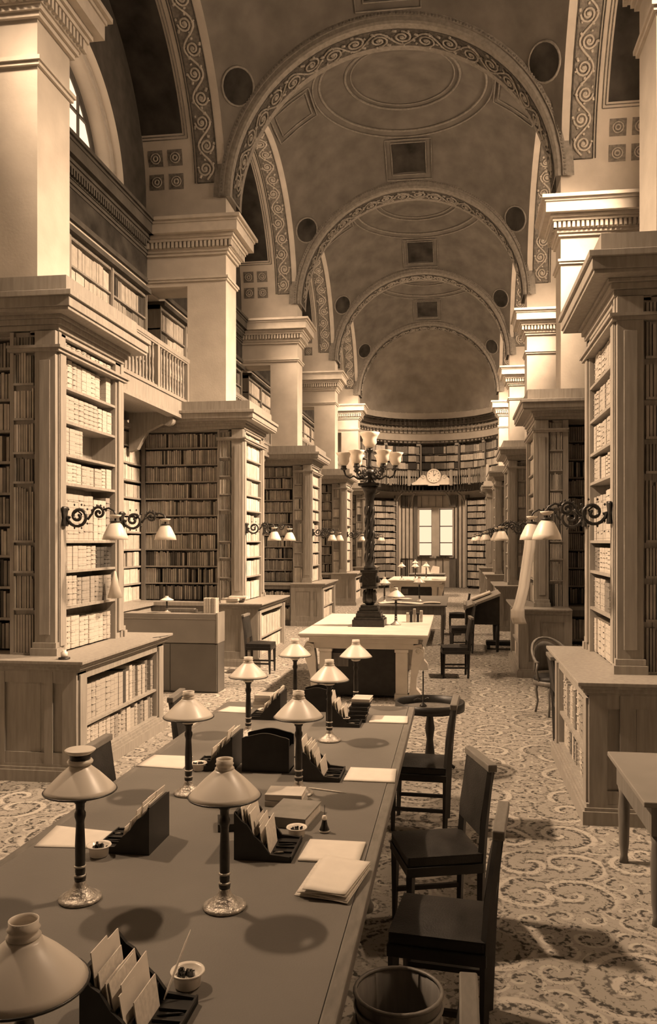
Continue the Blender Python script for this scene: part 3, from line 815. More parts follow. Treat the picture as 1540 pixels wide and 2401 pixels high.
# ================================================================== APSE SHELVES, GALLERY AND CLOCK
def apse_case(t0, t1, z0, z1, zs, label, r=AP_R-.30):
    tm = (t0+t1)/2; loc = AP(r, tm, z0)
    root = thing('apse_bookcase', label, 'bookcase', loc, group='curved bookcases of the apse'); n = max(3, int((t1-t0)*16))
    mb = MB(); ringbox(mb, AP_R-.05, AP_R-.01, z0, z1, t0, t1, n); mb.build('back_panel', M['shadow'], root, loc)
    mb = MB()
    for t in (t0, t1):
        ringbox(mb, r, AP_R-.02, z0, z1, t-.014, t+.014, 1)
    ringbox(mb, r-.02, AP_R-.02, z1-.05, z1+.05, t0, t1, n)
    mb.build('frame', M['wood'], root, loc)
    for z in zs:
        mb = MB(); ringbox(mb, r+.005, AP_R-.03, z-.03, z, t0, t1, n); mb.build('shelf', M['wood'], root, loc)
    L = (t1-t0)*r; m = max(2, int(L/.5))
    for z, z2 in zip(zs, zs[1:]+[z1]):
        for k in range(m):
            ta, tb = t0+.02+(t1-t0-.04)*k/m, t0+.02+(t1-t0-.04)*(k+1)/m
            a, b = AP(r+.01, tb, 0), AP(r+.01, ta, 0); d = math.hypot(b[0]-a[0], b[1]-a[1]); u = ((b[0]-a[0])/d, (b[1]-a[1])/d); nn = (u[1], -u[0])
            fill((a[0], a[1]), u, nn, d, z, z2-z-.05, (.045, .07), [.15, .35, .3, .15, .05] if z0 > 4 else TW_SPUR, d=.18, gapp=.0)
GZ = [4.72+.34*k for k in range(6)]
cuts = [.16, .62, 1.12, 1.72, 2.28, 2.72, 3.02]
for k in range(6): apse_case(cuts[k], cuts[k+1], 4.66, 6.5, GZ[:5]+[6.1], 'curved oak bookcase on the apse gallery, %s from the right' % ORD[k+1])
LZ = [.12, .46, .80]+[1.12+.29*k for k in range(10)]
apse_case(2.10, 2.86, .05, 4.0, LZ, 'tall curved oak bookcase left of the apse windows')
apse_case(.28, 1.00, .05, 4.0, LZ, 'tall curved oak bookcase right of the apse windows')
mb = MB(); ringbox(mb, AP_R-.07, AP_R, 0, 4.2, 1.0, win_t(WIN[1][1])-.03, 4); ringbox(mb, AP_R-.07, AP_R, 0, 4.2, win_t(WIN[0][0])+.03, 2.10, 6)
ringbox(mb, AP_R-.07, AP_R, 0, WZ0-.1, 1.2, 2.0, 8); ringbox(mb, AP_R-.07, AP_R, WZ1+.05, 4.2, 1.2, 2.0, 8)
mb.build('trim_50', M['wood_mid'], kind='structure')
root = thing('apse_balcony', 'curved gallery balcony of the apse carrying the clock', 'balcony', AP(AP_R-.9, PI/2, 4.3)); org = tuple(root.location)
RB0 = AP_R-.80
mb = MB(); ringbox(mb, RB0, AP_R, 4.40, 4.62); mb.build('gallery_floor', M['wood'], root, org)
mb = MB(); ringbox(mb, RB0-.06, RB0+.05, 4.36, 4.64); ringbox(mb, RB0-.10, RB0+.05, 4.30, 4.36); mb.build('fascia', M['wood'], root, org)
mb = MB(); ringbox(mb, RB0-.04, RB0+.05, 5.26, 5.33); mb.build('handrail', M['wood'], root, org)
b0 = None
for k in range(64):
    t = PI*(k+.5)/64; p = AP(RB0, t, 0)
    if k % 8 == 0:
        q = AP(RB0, PI*k/64+.0, 0); MB().box(q[0]-.06, q[0]+.06, q[1]-.06, q[1]+.06, 4.6, 5.3).build('post', M['wood'], root, org)
    if b0 is None: b0 = baluster_mb(0, 0, 4.64, 5.26).build('baluster', M['wood']); c = b0; c.parent = root
    else: c = b0.copy(); COL.objects.link(c)
    c.parent = root; c.location = (p[0]-org[0], p[1]-org[1], -org[2])
for t in (.5, 1.05, 1.28, 1.86, 2.1, 2.65):
    a = AP(RB0+.02, t, 0); b = AP(AP_R, t, 0); mb = MB()
    mb.tube([(b[0], b[1], 3.72), (b[0]*.7+a[0]*.3, b[1]*.7+a[1]*.3, 3.9), (a[0]*.6+b[0]*.4, a[1]*.6+b[1]*.4, 4.15), (a[0], a[1], 4.26)], [.04, .045, .05, .04], 6); mb.build('corbel', M['wood'], root, org)
# clock on the balcony front, with its carved scroll surround
cx_, cy_, cz_ = -.98, ay+RB0-.14, 5.03
root = thing('clock', 'round white clock on a carved surround at the middle of the apse balcony', 'clock', (cx_, cy_, 4.6)); org = tuple(root.location)
def disc(mb, r, y0, y1, n=32):
    return mb.prism([(cx_+r*math.cos(2*PI*k/n), cz_+r*math.sin(2*PI*k/n)) for k in range(n)], 'y', y0, y1)
disc(MB(), .27, cy_-.06, cy_-.01).build('dial', M['porcelain'], root, org)
MB().tube([(cx_+.29*math.cos(2*PI*k/32), cy_-.06, cz_+.29*math.sin(2*PI*k/32)) for k in range(32)], .035, 6, closed=True).build('bezel', M['marble'], root, org)
for k in range(12):
    a = 2*PI*k/12; mb = MB().tube([(cx_+.20*math.cos(a), cy_-.066, cz_+.20*math.sin(a)), (cx_+.245*math.cos(a), cy_-.066, cz_+.245*math.sin(a))], .011, 4); mb.build('hour_mark', M['iron'], root, org)
MB().tube([(cx_, cy_-.068, cz_), (cx_+.10, cy_-.068, cz_+.10)], .012, 4).tube([(cx_, cy_-.07, cz_), (cx_-.02, cy_-.07, cz_+.20)], .008, 4).build('hands', M['iron'], root, org)
mb = MB()
for sg in (-1, 1):
    poly = [(cx_+sg*x, z) for x, z in ((.20, 4.64), (.98, 4.64), (.98, 4.72), (.80, 4.80), (.62, 4.98), (.50, 5.08), (.38, 5.06), (.30, 4.92), (.22, 4.82))]
    mb.prism(poly, 'y', cy_-.03, cy_+.05)
    mb.tube([(cx_+sg*(.48+.10*math.cos(k*.55)*(1-k/16)), cy_-.04, 4.98+.10*math.sin(k*.55)*(1-k/16)) for k in range(14)], .022, 5)
mb.prism([(cx_-.25, 4.60), (cx_+.25, 4.60), (cx_+.20, 4.85), (cx_-.20, 4.85)], 'y', cy_-.05, cy_+.05)
mb.build('carved_surround', M['marble'], root, org)
# ================================================================== FURNITURE
def R(o, rz): return o
# ---------------------------------------------------------------- long reading table
TZ = 0.76
TX0, TX1, TY0, TY1 = -1.90, -0.33, 0.55, 6.62
t1 = thing('reading_table', 'long reading table with dark leather top running down the middle foreground', 'table', ((TX0+TX1)/2, (TY0+TY1)/2, 0)); org = tuple(t1.location)
MB().box(TX0+.05, TX1-.05, TY0+.05, TY1-.05, .70, TZ).build('leather_top', M['leather_top'], t1, org)
mb = MB(); mb.box(TX0, TX0+.05, TY0, TY1, .70, TZ-.001); mb.box(TX1-.05, TX1, TY0, TY1, .70, TZ-.001); mb.box(TX0+.05, TX1-.05, TY0, TY0+.05, .70, TZ-.001); mb.box(TX0+.05, TX1-.05, TY1-.05, TY1, .70, TZ-.001)
mb.build('wooden_edge', M['edge'], t1, org, bevel=.008)
mb = MB(); mb.box(TX0+.08, TX1-.08, TY0+.08, TY1-.08, .58, .70); mb.build('apron', M['wood_dark'], t1, org, bevel=.004)
for y in (TY0+.2, 2.55, 4.6, TY1-.2):
    for x in (TX0+.18, TX1-.18):
        MB().lathe([(.045,0),(.05,.03),(.032,.06),(.028,.10),(.045,.16),(.05,.3),(.042,.45),(.03,.50),(.055,.53),(.055,.58)], x, y, 0, 12).build('leg', M['wood_dark'], t1, org)

# ---------------------------------------------------------------- desk lamp
def make_lamp(loc, label, g='desk lamps with opal shades'):
    r = thing('desk_lamp', label, 'lamp', loc, 0, g)
    MB().lathe([(.075,0),(.079,.005),(.078,.012),(.068,.017),(.064,.016),(.060,.022),(.048,.027),(.044,.034),(.034,.040),(.026,.052),(.021,.064),(.022,.072)], n=28).build('base', M['brass'], r)
    st = MB().lathe([(.020,.070),(.022,.085),(.017,.095),(.019,.11),(.018,.12),(.019,.20),(.015,.29),(.017,.30),(.021,.312),(.021,.325),(.016,.335),(.017,.36),(.023,.365),(.023,.372)], n=16).build('stem', M['bronze'], r)
    for zr in (.088, .122): MB().lathe([(.021,zr),(.024,zr+.004),(.021,zr+.008)], n=16).build('brass_ring', M['brass'], r)
    b = MB(); b.lathe([(.018,.372),(.034,.378),(.042,.392),(.044,.400),(.040,.402)], n=18)
    for k in range(3):
        a = 2*PI*k/3+.4; b.tube([(.03*math.cos(a), .03*math.sin(a), .385), (.07*math.cos(a), .07*math.sin(a), .398), (.124*math.cos(a), .124*math.sin(a), .418)], .0025, 4)
    b.build('shade_carrier', M['porcelain'], r)
    prof = [(.132,.410),(.120,.424),(.098,.447),(.075,.470),(.054,.488),(.040,.500),(.034,.508)]
    sh = MB().lathe(prof, n=40, cap=False).build('lamp_shade', M['opal'], r, solid=.0025)
    MB().tube([(.132*math.cos(2*PI*k/40), .132*math.sin(2*PI*k/40), .409) for k in range(40)], .0034, 5, closed=True).build('shade_rim', M['bronze'], r)
    MB().lathe([(.033,.506),(.036,.511),(.031,.516),(.030,.522),(.034,.527),(.030,.532),(.031,.545)], n=24, cap=False).build('shade_collar', M['opal'], r, solid=.002)
    return r
lamp0 = make_lamp((-.838, 2.887, TZ), 'opal desk lamp at the centre foreground beside the nearest papers')
LG = 'desk lamps with opal shades'
for x, y, lb in ((-1.392, 2.876, 'opal desk lamp with flared neck by the left table edge, nearest on that side'),
                 (-.90, 1.60, 'opal desk lamp cut off by the lower left edge of the picture'),
                 (-1.405, 4.16, 'opal desk lamp on the left side of the table beside the second left rack'),
                 (-.826, 4.24, 'opal desk lamp on the right of the dark upright letter box'),
                 (-1.414, 5.45, 'opal desk lamp on the left side behind the dark letter box'),
                 (-.842, 5.40, 'opal desk lamp on the right beside the far row of racks'),
                 (-1.30, 6.52, 'opal desk lamp at the far left corner of the reading table'),
                 (-.80, 6.52, 'opal desk lamp before the dark opening of the pale table')):
    dup(lamp0, (x, y, TZ), 0, lb)
# the left one has a flared open neck
for o in list(COL.objects):
    if o.name.startswith('desk_lamp') and 'flared' in o.get('label', ''):
        for c in list(o.children):
            if c.name.startswith('shade_collar'):
                me = c.data.copy(); c.data = me
        MB().lathe([(.036,.505),(.046,.512),(.048,.518),(.044,.524),(.038,.526)], n=28, cap=False).build('lower_ring', M['opal'], o)
        MB().lathe([(.038,.522),(.040,.548)], n=28).build('dark_band', M['bronze'], o)
        MB().lathe([(.040,.546),(.054,.556),(.057,.561),(.052,.564),(.001,.565)], n=28, cap=False).build('flared_cap', M['opal'], o)

# ---------------------------------------------------------------- stationery racks
def make_rack():
    r = thing('stationery_rack', '', 'stationery rack', (0, 0, TZ), 0, 'dark stationery racks on the reading table')
    prof = [(0, 0), (.245, 0), (.245, .022), (.155, .03), (.12, .075), (.085, .105), (.055, .15), (.03, .165), (0, .20)]
    for y in (0, .235): MB().prism(prof, 'y', y, y+.012).build('side_panel', M['ebony'], r)
    MB().box(0, .012, .012, .235, 0, .20).build('back_panel', M['ebony'], r)
    for x, h in ((.045, .13), (.085, .09), (.125, .06)): MB().box(x, x+.006, .012, .235, .01, h).build('divider', M['ebony'], r)
    MB().box(.012, .245, .012, .235, 0, .012).build('floor_board', M['ebony'], r)
    t = MB(); t.box(.15, .245, .012, .235, .012, .016)
    for y in (.06, .115, .17): t.box(.155, .243, y, y+.006, .012, .024)
    t.box(.239, .245, 0, .247, .0, .026)
    t.build('pen_tray', M['ebony'], r)
    return r
rk0 = make_rack()
def envelope(x, y, z, w, h, lean, rz, g, label, m='paper'):
    mb = MB(); mb.box(-.0015, .0015, 0, w, 0, h)
    o = mb.build('envelope', M[m]); o.location = (x, y, z); o.rotation_euler = (0, lean, rz); tag(o, label, 'envelope', g); return o
def pen(x, y, z, L, rz, label, m='ebony', tilt=0.0):
    mb = MB().tube([(0,0,0),(L*.15,0,0),(L*.8,0,0),(L,0,0)], [.002,.004,.0035,.0008], 6); o = mb.build('pen', M[m]); o.location = (x, y, z+.004); o.rotation_euler = (0, -tilt, rz); tag(o, label, 'pen'); return o
random.seed(11)
RK = [(-.925, 3.325, 0, 'in the right foreground beside the centre lamp', 'right foreground'),
      (-.885, 4.47, 0, 'on the right behind the second right lamp', 'second right'),
      (-.93, 5.80, 0, 'on the far right below the dark book stack', 'far right'),
      (-1.295, 3.565, PI, 'on the left behind the nearest left lamp', 'left foreground'),
      (-1.285, 4.83, PI, 'on the left beside the upright letter box', 'second left'),
      (-1.30, 6.20, PI, 'on the far left by the white bowl', 'far left'),
      (-.985, 2.03, 0, 'cut off by the bottom edge of the picture', 'nearest')]
for k, (x, y, rz, where, nm) in enumerate(RK):
    if k == 0: rk = rk0; rk.location = (x, y, TZ); rk.rotation_euler = (0, 0, rz)
    else: rk = dup(rk0, (x, y, TZ), rz)
    rk['label'] = 'stepped black stationery rack '+where
    sg = 1 if rz == 0 else -1
    n = 0
    for row, (dx, hh) in enumerate(((.052, .215), (.070, .20), (.086, .175), (.102, .150), (.120, .125), (.145, .105))):
        for c in range(2 if row % 2 == 0 else 1):
            n += 1
            w_ = random.uniform(.15, .205) if c == 0 else .10
            yo = random.uniform(.014, .232-w_) if c == 0 else .016
            lean = random.uniform(-.20, -.13)*sg; dx += .005*c
            px, py = x+sg*dx, (y+sg*yo)
            if rz: py = y-yo-w_
            envelope(px, py, TZ+.014, w_, hh+random.uniform(-.02, .02), lean, random.uniform(-.03, .03), 'papers standing in the stationery racks', 'cream paper, %s from the back, standing in the %s stationery rack' % (ORD[n], nm), 'paper' if n % 3 else 'paper2')
    for q in range(2):
        pen(x+sg*.16, y+sg*(.05+.09*q), TZ+.016, sg*.075, .3, '%s pen lying in the tray of the %s stationery rack' % (('first', 'second')[q], nm), 'ebony' if q else 'brass')
# upright letter boxes between the racks
def letter_box(x0, x1, y, h, label):
    r = thing('letter_box', label, 'letter box', ((x0+x1)/2, y, TZ), 0, 'dark letter boxes across the table'); org = tuple(r.location)
    n = 16; poly = [(x0, TZ), (x1, TZ), (x1, TZ+h*.86)]+[(x1-.02-(x1-x0-.04)*k/n, TZ+h*(.90+.10*math.sin(PI*k/n)**1.5)) for k in range(n+1)]+[(x0, TZ+h*.86)]
    MB().prism(poly, 'y', y, y+.014).build('front_panel', M['ebony'], r, org)
    MB().prism(poly, 'y', y+.14, y+.154).build('back_panel', M['ebony'], r, org)
    for a in (x0, x1-.012): MB().box(a, a+.012, y+.014, y+.14, TZ, TZ+h*.6).build('side_panel', M['ebony'], r, org)
    MB().box(x0, x1, y+.014, y+.14, TZ, TZ+.012).build('floor_board', M['ebony'], r, org)
letter_box(-1.235, -.955, 4.61, .225, 'dark upright letter box with curved top between the second pair of racks')
letter_box(-1.20, -.965, 6.30, .19, 'dark upright letter box in front of the black table opening')

# ---------------------------------------------------------------- bowls, bottle, tumbler
def bowl(x, y, label, z=TZ, k=1.0):
    r = thing('pen_bowl', label, 'bowl', (x, y, z), 0, 'white bowls on the reading table')
    MB().lathe([(.028*k,0),(.034*k,.006),(.036*k,.03*k),(.040*k,.036*k),(.046*k,.040*k),(.044*k,.044*k),(.036*k,.040*k),(.032*k,.030*k),(.001,.028*k)], n=26, cap=False).build('dish', M['porcelain'], r)
    mb = MB(); rr = random.Random(int(x*1000))
    for q in range(22):
        a, d = rr.random()*6.3, rr.random()*.030*k; mb.box(d*math.cos(a)-.004, d*math.cos(a)+.004, d*math.sin(a)-.004, d*math.sin(a)+.004, .028*k, (.034+rr.random()*.012)*k)
    o = mb.build('contents', M['ink'], r); o['kind'] = 'stuff'
bowl(-1.505, 3.285, 'white bowl of nibs beside the nearest left lamp', k=1.15)
bowl(-.715, 3.625, 'white bowl of nibs behind the nearest right pen tray', k=1.05)
bowl(-1.49, 4.60, 'white bowl by the second left lamp', k=1.05)
bowl(-1.47, 6.14, 'white bowl by the far left rack', k=1.05)
bowl(-.80, 2.36, 'white bowl cut by the lower edge of the picture', k=1.15)
r = thing('glue_bottle', 'small glass glue bottle with a thin brush handle on the table right side', 'bottle', (-.60, 3.70, TZ))
MB().lathe([(.020,0),(.024,.006),(.024,.012),(.016,.030),(.011,.052),(.009,.060)], n=18).build('glass_body', M['ink'], r)
MB().lathe([(.0245,.004),(.0255,.008),(.0245,.012)], n=18, cap=False).lathe([(.012,.058),(.013,.062),(.010,.075),(.004,.079)], n=14).build('stopper', M['porcelain'], r)
MB().tube([(0,0,.078),(.001,0,.125)], .0016, 5).build('brush_handle', M['ebony'], r)
r = thing('tumbler', 'dark tumbler in front of the far right stationery rack', 'cup', (-.79, 5.83, TZ))
MB().lathe([(.024,0),(.026,.004),(.027,.06),(.030,.063),(.028,.066),(.024,.060),(.022,.02),(.001,.018)], n=18, cap=False).build('cup', M['bronze'], r)
MB().tube([(.031*math.cos(k*PI/9), .031*math.sin(k*PI/9), .064) for k in range(18)], .003, 5, closed=True).build('rim', M['porcelain'], r)
pen(-.79, 4.34, TZ, .22, -.28, 'pale penholder lying across the table behind the glue bottle', 'paper2')
pen(-.63, 4.62, TZ, .16, .10, 'dark penholder beside the second right pen tray')
pen(-1.50, 5.28, TZ, .22, -.02, 'dark penholder in front of the far left lamp')
pen(-1.04, 4.95, TZ, .22, 0, 'dark penholder behind the upright letter box')
pen(-.64, 2.36+.0, TZ, .0001, 0, '') if False else None
o = pen(-.83, 2.24, TZ+.02, .20, 1.35, 'pale penholder standing in the nearest rack', 'paper2', tilt=.75)

# ---------------------------------------------------------------- papers
def sheet(name, pts, label, cat='paper', g=None, m='paper', th=.004, z=TZ, wave=0.0, seed=0):
    """pts: four corners; a slightly wavy sheet with thickness"""
    rr = random.Random(seed); ph = rr.random()*6
    def f(u, v):
        x = (pts[0][0]*(1-u)+pts[1][0]*u)*(1-v)+(pts[3][0]*(1-u)+pts[2][0]*u)*v
        y = (pts[0][1]*(1-u)+pts[1][1]*u)*(1-v)+(pts[3][1]*(1-u)+pts[2][1]*u)*v
        return (x, y, z+th+wave*(math.sin(u*4+ph)*.5+.5)*(1-v*.3))
    o = MB().surf(f, 8, 8).build(name, M[m], solid=th); tag(o, label, cat, g); return o
BG = 'blotters and sheets on the reading table'
sheet('blotter', [(-1.83, 3.34), (-1.56, 3.36), (-1.555, 3.56), (-1.86, 3.60)], 'pale blotter at the left edge near the foreground rack', 'blotter', BG)
sheet('blotter', [(-1.885, 4.625), (-1.59, 4.60), (-1.62, 4.88), (-1.87, 4.88)], 'pale blotter at the left edge by the second left rack', 'blotter', BG)
sheet('blotter', [(-.655, 3.345), (-.40, 3.345), (-.395, 3.58), (-.645, 3.58)], 'thick pale blotter beside the foreground pen tray', 'blotter', BG, th=.010)
sheet('blotter', [(-.622, 4.50), (-.335, 4.50), (-.345, 4.76), (-.615, 4.76)], 'pale blotter beside the second right pen tray', 'blotter', BG, th=.008)
sheet('blotter', [(-.635, 5.97), (-.352, 5.97), (-.36, 6.20), (-.63, 6.20)], 'pale blotter at the far right of the table', 'blotter', BG, th=.010)
sheet('blotter', [(-1.86, 6.20), (-1.61, 6.17), (-1.62, 6.38), (-1.82, 6.40)], 'pale blotter at the far left of the table', 'blotter', BG)
NG = 'folded newspapers on the right corner of the table'
for k in range(4):
    d = .012*k
    o = sheet('newspaper', [(-.605+d, 3.02-d*.8), (-.395-d*.3, 2.965+d*.5), (-.345, 3.30), (-.575+d, 3.335)], 'folded pale newspaper, %s from the top of the pile by the table edge' % ORD[4-k], 'newspaper', NG, 'paper' if k == 3 else 'paper2', th=.0035, z=TZ+.010*k, wave=.008, seed=k)
# pile of books and loose books lying on the table
def flat_book(x, y, z, w, d, h, rz, label, tone, g='books lying on the reading table'):
    r = thing('closed_book', label, 'book', (x, y, z), rz, g)
    mb = MB(); mb.box(-w/2, w/2, -d/2, d/2, 0, .004); mb.box(-w/2, w/2, -d/2, d/2, h-.004, h); mb.box(-w/2, w/2, -d/2-.003, -d/2+.004, 0, h)
    mb.build('cover', BMS[tone] if tone < 3 else M['ebony'] if tone == 4 else BMS[3], r, bevel=.0015)
    MB().box(-w/2+.006, w/2-.006, -d/2+.004, d/2-.006, .004, h-.004).build('page_block', M['paper2'], r)
flat_book(-.775, 3.86, TZ, .20, .27, .050, -.12, 'large thick bound volume behind the foreground rack', 3)
flat_book(-.86, 4.10, TZ, .20, .16, .028, .05, 'lower grey book left of the thick bound volume', 2)
flat_book(-.865, 4.10, TZ+.029, .19, .15, .030, .02, 'upper pale book left of the thick bound volume', 1)
flat_book(-1.03, 3.72, TZ, .16, .14, .035, .3, 'dark book half hidden behind the centre lamp', 4)
for k in range(6):
    flat_book(-.735+.006*k, 6.06+.02*k, TZ+.026*k, .14, .18, .024, .05*(-1)**k, 'dark bound register, %s from the bottom of the far right stack' % ORD[k+1], 4 if k < 5 else 1, 'stack of dark registers')
for k in range(4):
    flat_book(-1.52+.005*k, 6.46, TZ+.026*k, .20, .15, .024, .04*(-1)**k, 'pale book, %s from the bottom of the far left stack' % ORD[k+1], k % 3, 'stack of pale books')

# ---------------------------------------------------------------- side chairs (front towards local -x, back at +x)
def make_chair(label, loc, rz):
    r = thing('side_chair', label, 'chair', loc, rz, 'dark leather side chairs around the reading table')
    W = .195
    mb = MB(); n = 10
    mb.surf(lambda u, v: (-.20+.40*u, -W+2*W*v, .475+.03*math.sin(PI*u)*math.sin(PI*v)), n, n); mb.box(-.20, .20, -W, W, .42, .476)
    mb.build('seat', M['hide'], r, bevel=.012)
    MB().box(-.205, .205, -W-.008, W+.008, .375, .425).build('seat_rail', M['ebony'], r, bevel=.004)
    for sy in (-1, 1):
        MB().tube([(.19, sy*(W-.02), .0), (.195, sy*(W-.02), .2), (.20, sy*(W-.02), .42), (.215, sy*(W-.02), .62), (.25, sy*(W-.02), .90)], [.017,.02,.024,.022,.018], 4, smooth=False).build('back_post', M['ebony'], r)
        MB().tube([(-.185, sy*(W-.02), 0), (-.183, sy*(W-.02), .15), (-.18, sy*(W-.02), .40)], [.014,.018,.025], 4, smooth=False).build('front_leg', M['ebony'], r)
        MB().box(-.18, .19, sy*(W-.02)-.01, sy*(W-.02)+.01, .15, .175).build('stretcher', M['ebony'], r)
    def bp(u, v, off): z = .56+.34*v; x = .212+.045*max(0, (z-.62)/.28); return (x+off, -W+.02+(2*W-.04)*u, z)
    mb = MB(); mb.surf(lambda u, v: bp(u, v, -.022-.012*math.sin(PI*u)*math.sin(PI*v)), 8, 8); mb.surf(lambda u, v: bp(1-u, v, .016), 8, 8)
    for a in (0, 1):
        mb.surf(lambda u, v, a=a: bp(a, v, -.022+.038*u), 1, 8, False); mb.surf(lambda u, v, a=a: bp(u, a, -.022+.038*v), 8, 1, False)
    mb.build('backrest', M['hide'], r)
    MB().box(.228, .278, -W-.005, W+.005, .895, .935).build('crest_rail', M['edge'], r, bevel=.006)
    return r
ch0 = make_chair('dark leather chair drawn up to the right table edge, third from the front', (-.26, 6.06, 0), -.05)
def place(lb, x, y, rz): return dup(ch0, (x, y, 0), rz, lb)
place('dark leather chair at the right table edge, angled, second from the front', -.11, 4.42, .30)
place('dark leather chair in the right foreground with only its side and crest visible', -.06, 3.55, -.11)
place('dark leather chair nearest the camera, cut by the lower edge', -.22, 2.03, 0)
place('dark leather chair on the left side of the table near the far blotter', -1.88, 6.05, PI+.1)
place('dark leather chair back behind the nearest left lamp', -1.83, 4.50, PI+.02)
place('dark chair at the right side of the pale table', -.02, 12.75, .1)
place('dark chair behind the pale table on its right side', .10, 15.6, .1)
place('dark chair far down the nave near the slanted desk', .05, 18.6, 0)
place('dark chair between the left desk and the bookcase', -3.10, 12.75, PI)

# wicker basket
r = thing('waste_basket', 'round wicker waste basket under the table edge at the lower right', 'basket', (-.20, 2.86, 0))
MB().lathe([(.10,0),(.12,.1),(.14,.3),(.15,.50),(.155,.52),(.148,.52),(.13,.3),(.11,.03),(.001,.02)], n=28, cap=False).build('body', M['wood_dark'], r)
for zz, rr_ in ((.52, .153), (.47, .151), (.42, .149)): MB().tube([(rr_*math.cos(k*PI/14), rr_*math.sin(k*PI/14), zz) for k in range(28)], .008, 5, closed=True).build('woven_rim', M['edge'], r)

# ---------------------------------------------------------------- pale carved table (and a twin far behind)
def carved_table(label, x0, x1, y0, y1, H):
    r = thing('carved_table', label, 'table', ((x0+x1)/2, (y0+y1)/2, 0), 0, 'pale carved tables with scroll corners'); org = tuple(r.location)
    mb = MB(); mb.box(x0, x1, y0, y1, H-.035, H); mb.box(x0+.02, x1-.02, y0+.02, y1-.02, H-.06, H-.035); mb.build('table_top', M['marble'], r, org, bevel=.008)
    a, b = x0+.13, x1-.13
    mb = MB(); mb.box(a, b, y0+.10, y1-.10, H-.13, H-.06); mb.box(a+.06, b-.06, y0+.12, y1-.12, H-.21, H-.13); mb.build('frieze', M['marble'], r, org, bevel=.004)
    for x in (a+.14, b-.30):
        for y in (y0+.12, y1-.28):
            mb = MB(); mb.box(x, x+.16, y, y+.16, .08, H-.21); mb.box(x-.015, x+.175, y-.015, y+.175, 0, .08); mb.box(x-.012, x+.172, y-.012, y+.172, H-.25, H-.21); mb.build('square_post', M['marble'], r, org, bevel=.004)
    # scroll consoles at the corners
    for x, sx in ((a+.06, -1), (b-.06, 1)):
        for y in (y0+.10, y1-.26):
            poly = [(0, H-.15), (.10, H-.13), (.135, H-.20), (.13, H-.30), (.08, H-.44), (.04, H-.58), (.035, .16), (.09, .10), (.10, .03), (.08, 0), (-.06, 0), (-.06, .12), (-.04, .3), (-.03, H-.35)]
            mb = MB().prism([(x+sx*p, q) for p, q in poly], 'y', y, y+.16)
            for yy in (y-.006, y+.166):
                mb.tube([(x+sx*(.055+.055*(1-k/14)*math.cos(.6*k)), yy, H-.23+.055*(1-k/14)*math.sin(.6*k)) for k in range(13)], .010, 5)
            mb.build('scroll_console', M['marble'], r, org, bevel=.006)
    mb = MB(); mb.box(a+.30, b-.30, y0+.22, y1-.22, .04, H-.21); mb.build('dark_inner_cabinet', M['ebony'], r, org)
    mb = MB(); mb.box(a+.31, a+.52, y0+.205, y0+.22, .42, .60); mb.build('drawer', M['wood_dark'], r, org)
carved_table('long pale carved table with scroll corners behind the reading table', -2.08, -.36, 10.62, 13.6, .88)
carved_table('distant pale carved table nearest the apse windows', -2.15, -.32, 25.6, 28.4, .88)
def plain_table(label, x0, x1, y0, y1, H, m='wood_dark', top='leather_top', over=.0):
    r = thing('writing_table', label, 'table', ((x0+x1)/2, (y0+y1)/2, 0)); org = tuple(r.location)
    MB().box(x0, x1, y0, y1, H-.03, H).build('table_top', M[top], r, org, bevel=.005)
    MB().box(x0+.05, x1-.05, y0+.05, y1-.05, H-.2, H-.03).build('apron', M[m], r, org)
    for x in (x0+.09, x1-.09):
        for y in (y0+.09, y1-.09): MB().lathe([(.03,0),(.022,.05),(.032,.12),(.038,.35),(.03,H-.25),(.04,H-.2)], x, y, 0, 10).build('leg', M[m], r, org)
    return r
plain_table('dark writing table strewn with papers behind the pale carved table', -1.72, -.18, 16.6, 19.6, .80)
plain_table('dark table far down the nave before the apse', -1.8, -.4, 31.0, 32.6, .85)
# lamps on the farther tables
for x, y, z, lb in ((-.869, 11.89, .88, 'opal desk lamp on the pale carved table right of the candelabrum'),
                    (-1.50, 17.2, .80, 'opal desk lamp on the left of the second dark writing table'),
                    (-.78, 17.6, .80, 'opal desk lamp on the right of the second dark writing table'),
                    (-1.72, 26.1, .88, 'leftmost opal desk lamp on the distant pale table'),
                    (-1.28, 26.0, .88, 'second opal desk lamp from the left on the distant pale table'),
                    (-.95, 26.4, .88, 'third opal desk lamp from the left on the distant pale table'),
                    (-1.55, 31.4, .85, 'opal desk lamp on the farthest dark table')):
    dup(lamp0, (x, y, z), 0, lb)
for k, (x, y, z, w, d, rz) in enumerate(((-1.35, 17.0, .80, .5, .3, .2), (-.9, 16.9, .80, .45, .3, -.15), (-.5, 17.1, .80, .35, .28, .1), (-1.2, 18.2, .80, .4, .3, .4), (-.55, 26.0, .88, .4, .3, .1), (-1.0, 31.3, .85, .3, .25, .5))):
    c, q = math.cos(rz), math.sin(rz)
    sheet('loose_papers', [(x+a*c-b*q, y+a*q+b*c) for a, b in ((-w/2, -d/2), (w/2, -d/2), (w/2, d/2), (-w/2, d/2))],
          ['wide pale sheets at the left front of the second writing table', 'pale sheets at the middle front of the second writing table', 'pale sheets at the right front of the second writing table', 'pale sheets at the back of the second writing table', 'pale sheets on the right of the distant pale table', 'pale sheets on the farthest dark table'][k], 'papers', 'loose papers on the far tables', z=z, th=.02, wave=.02, seed=k)
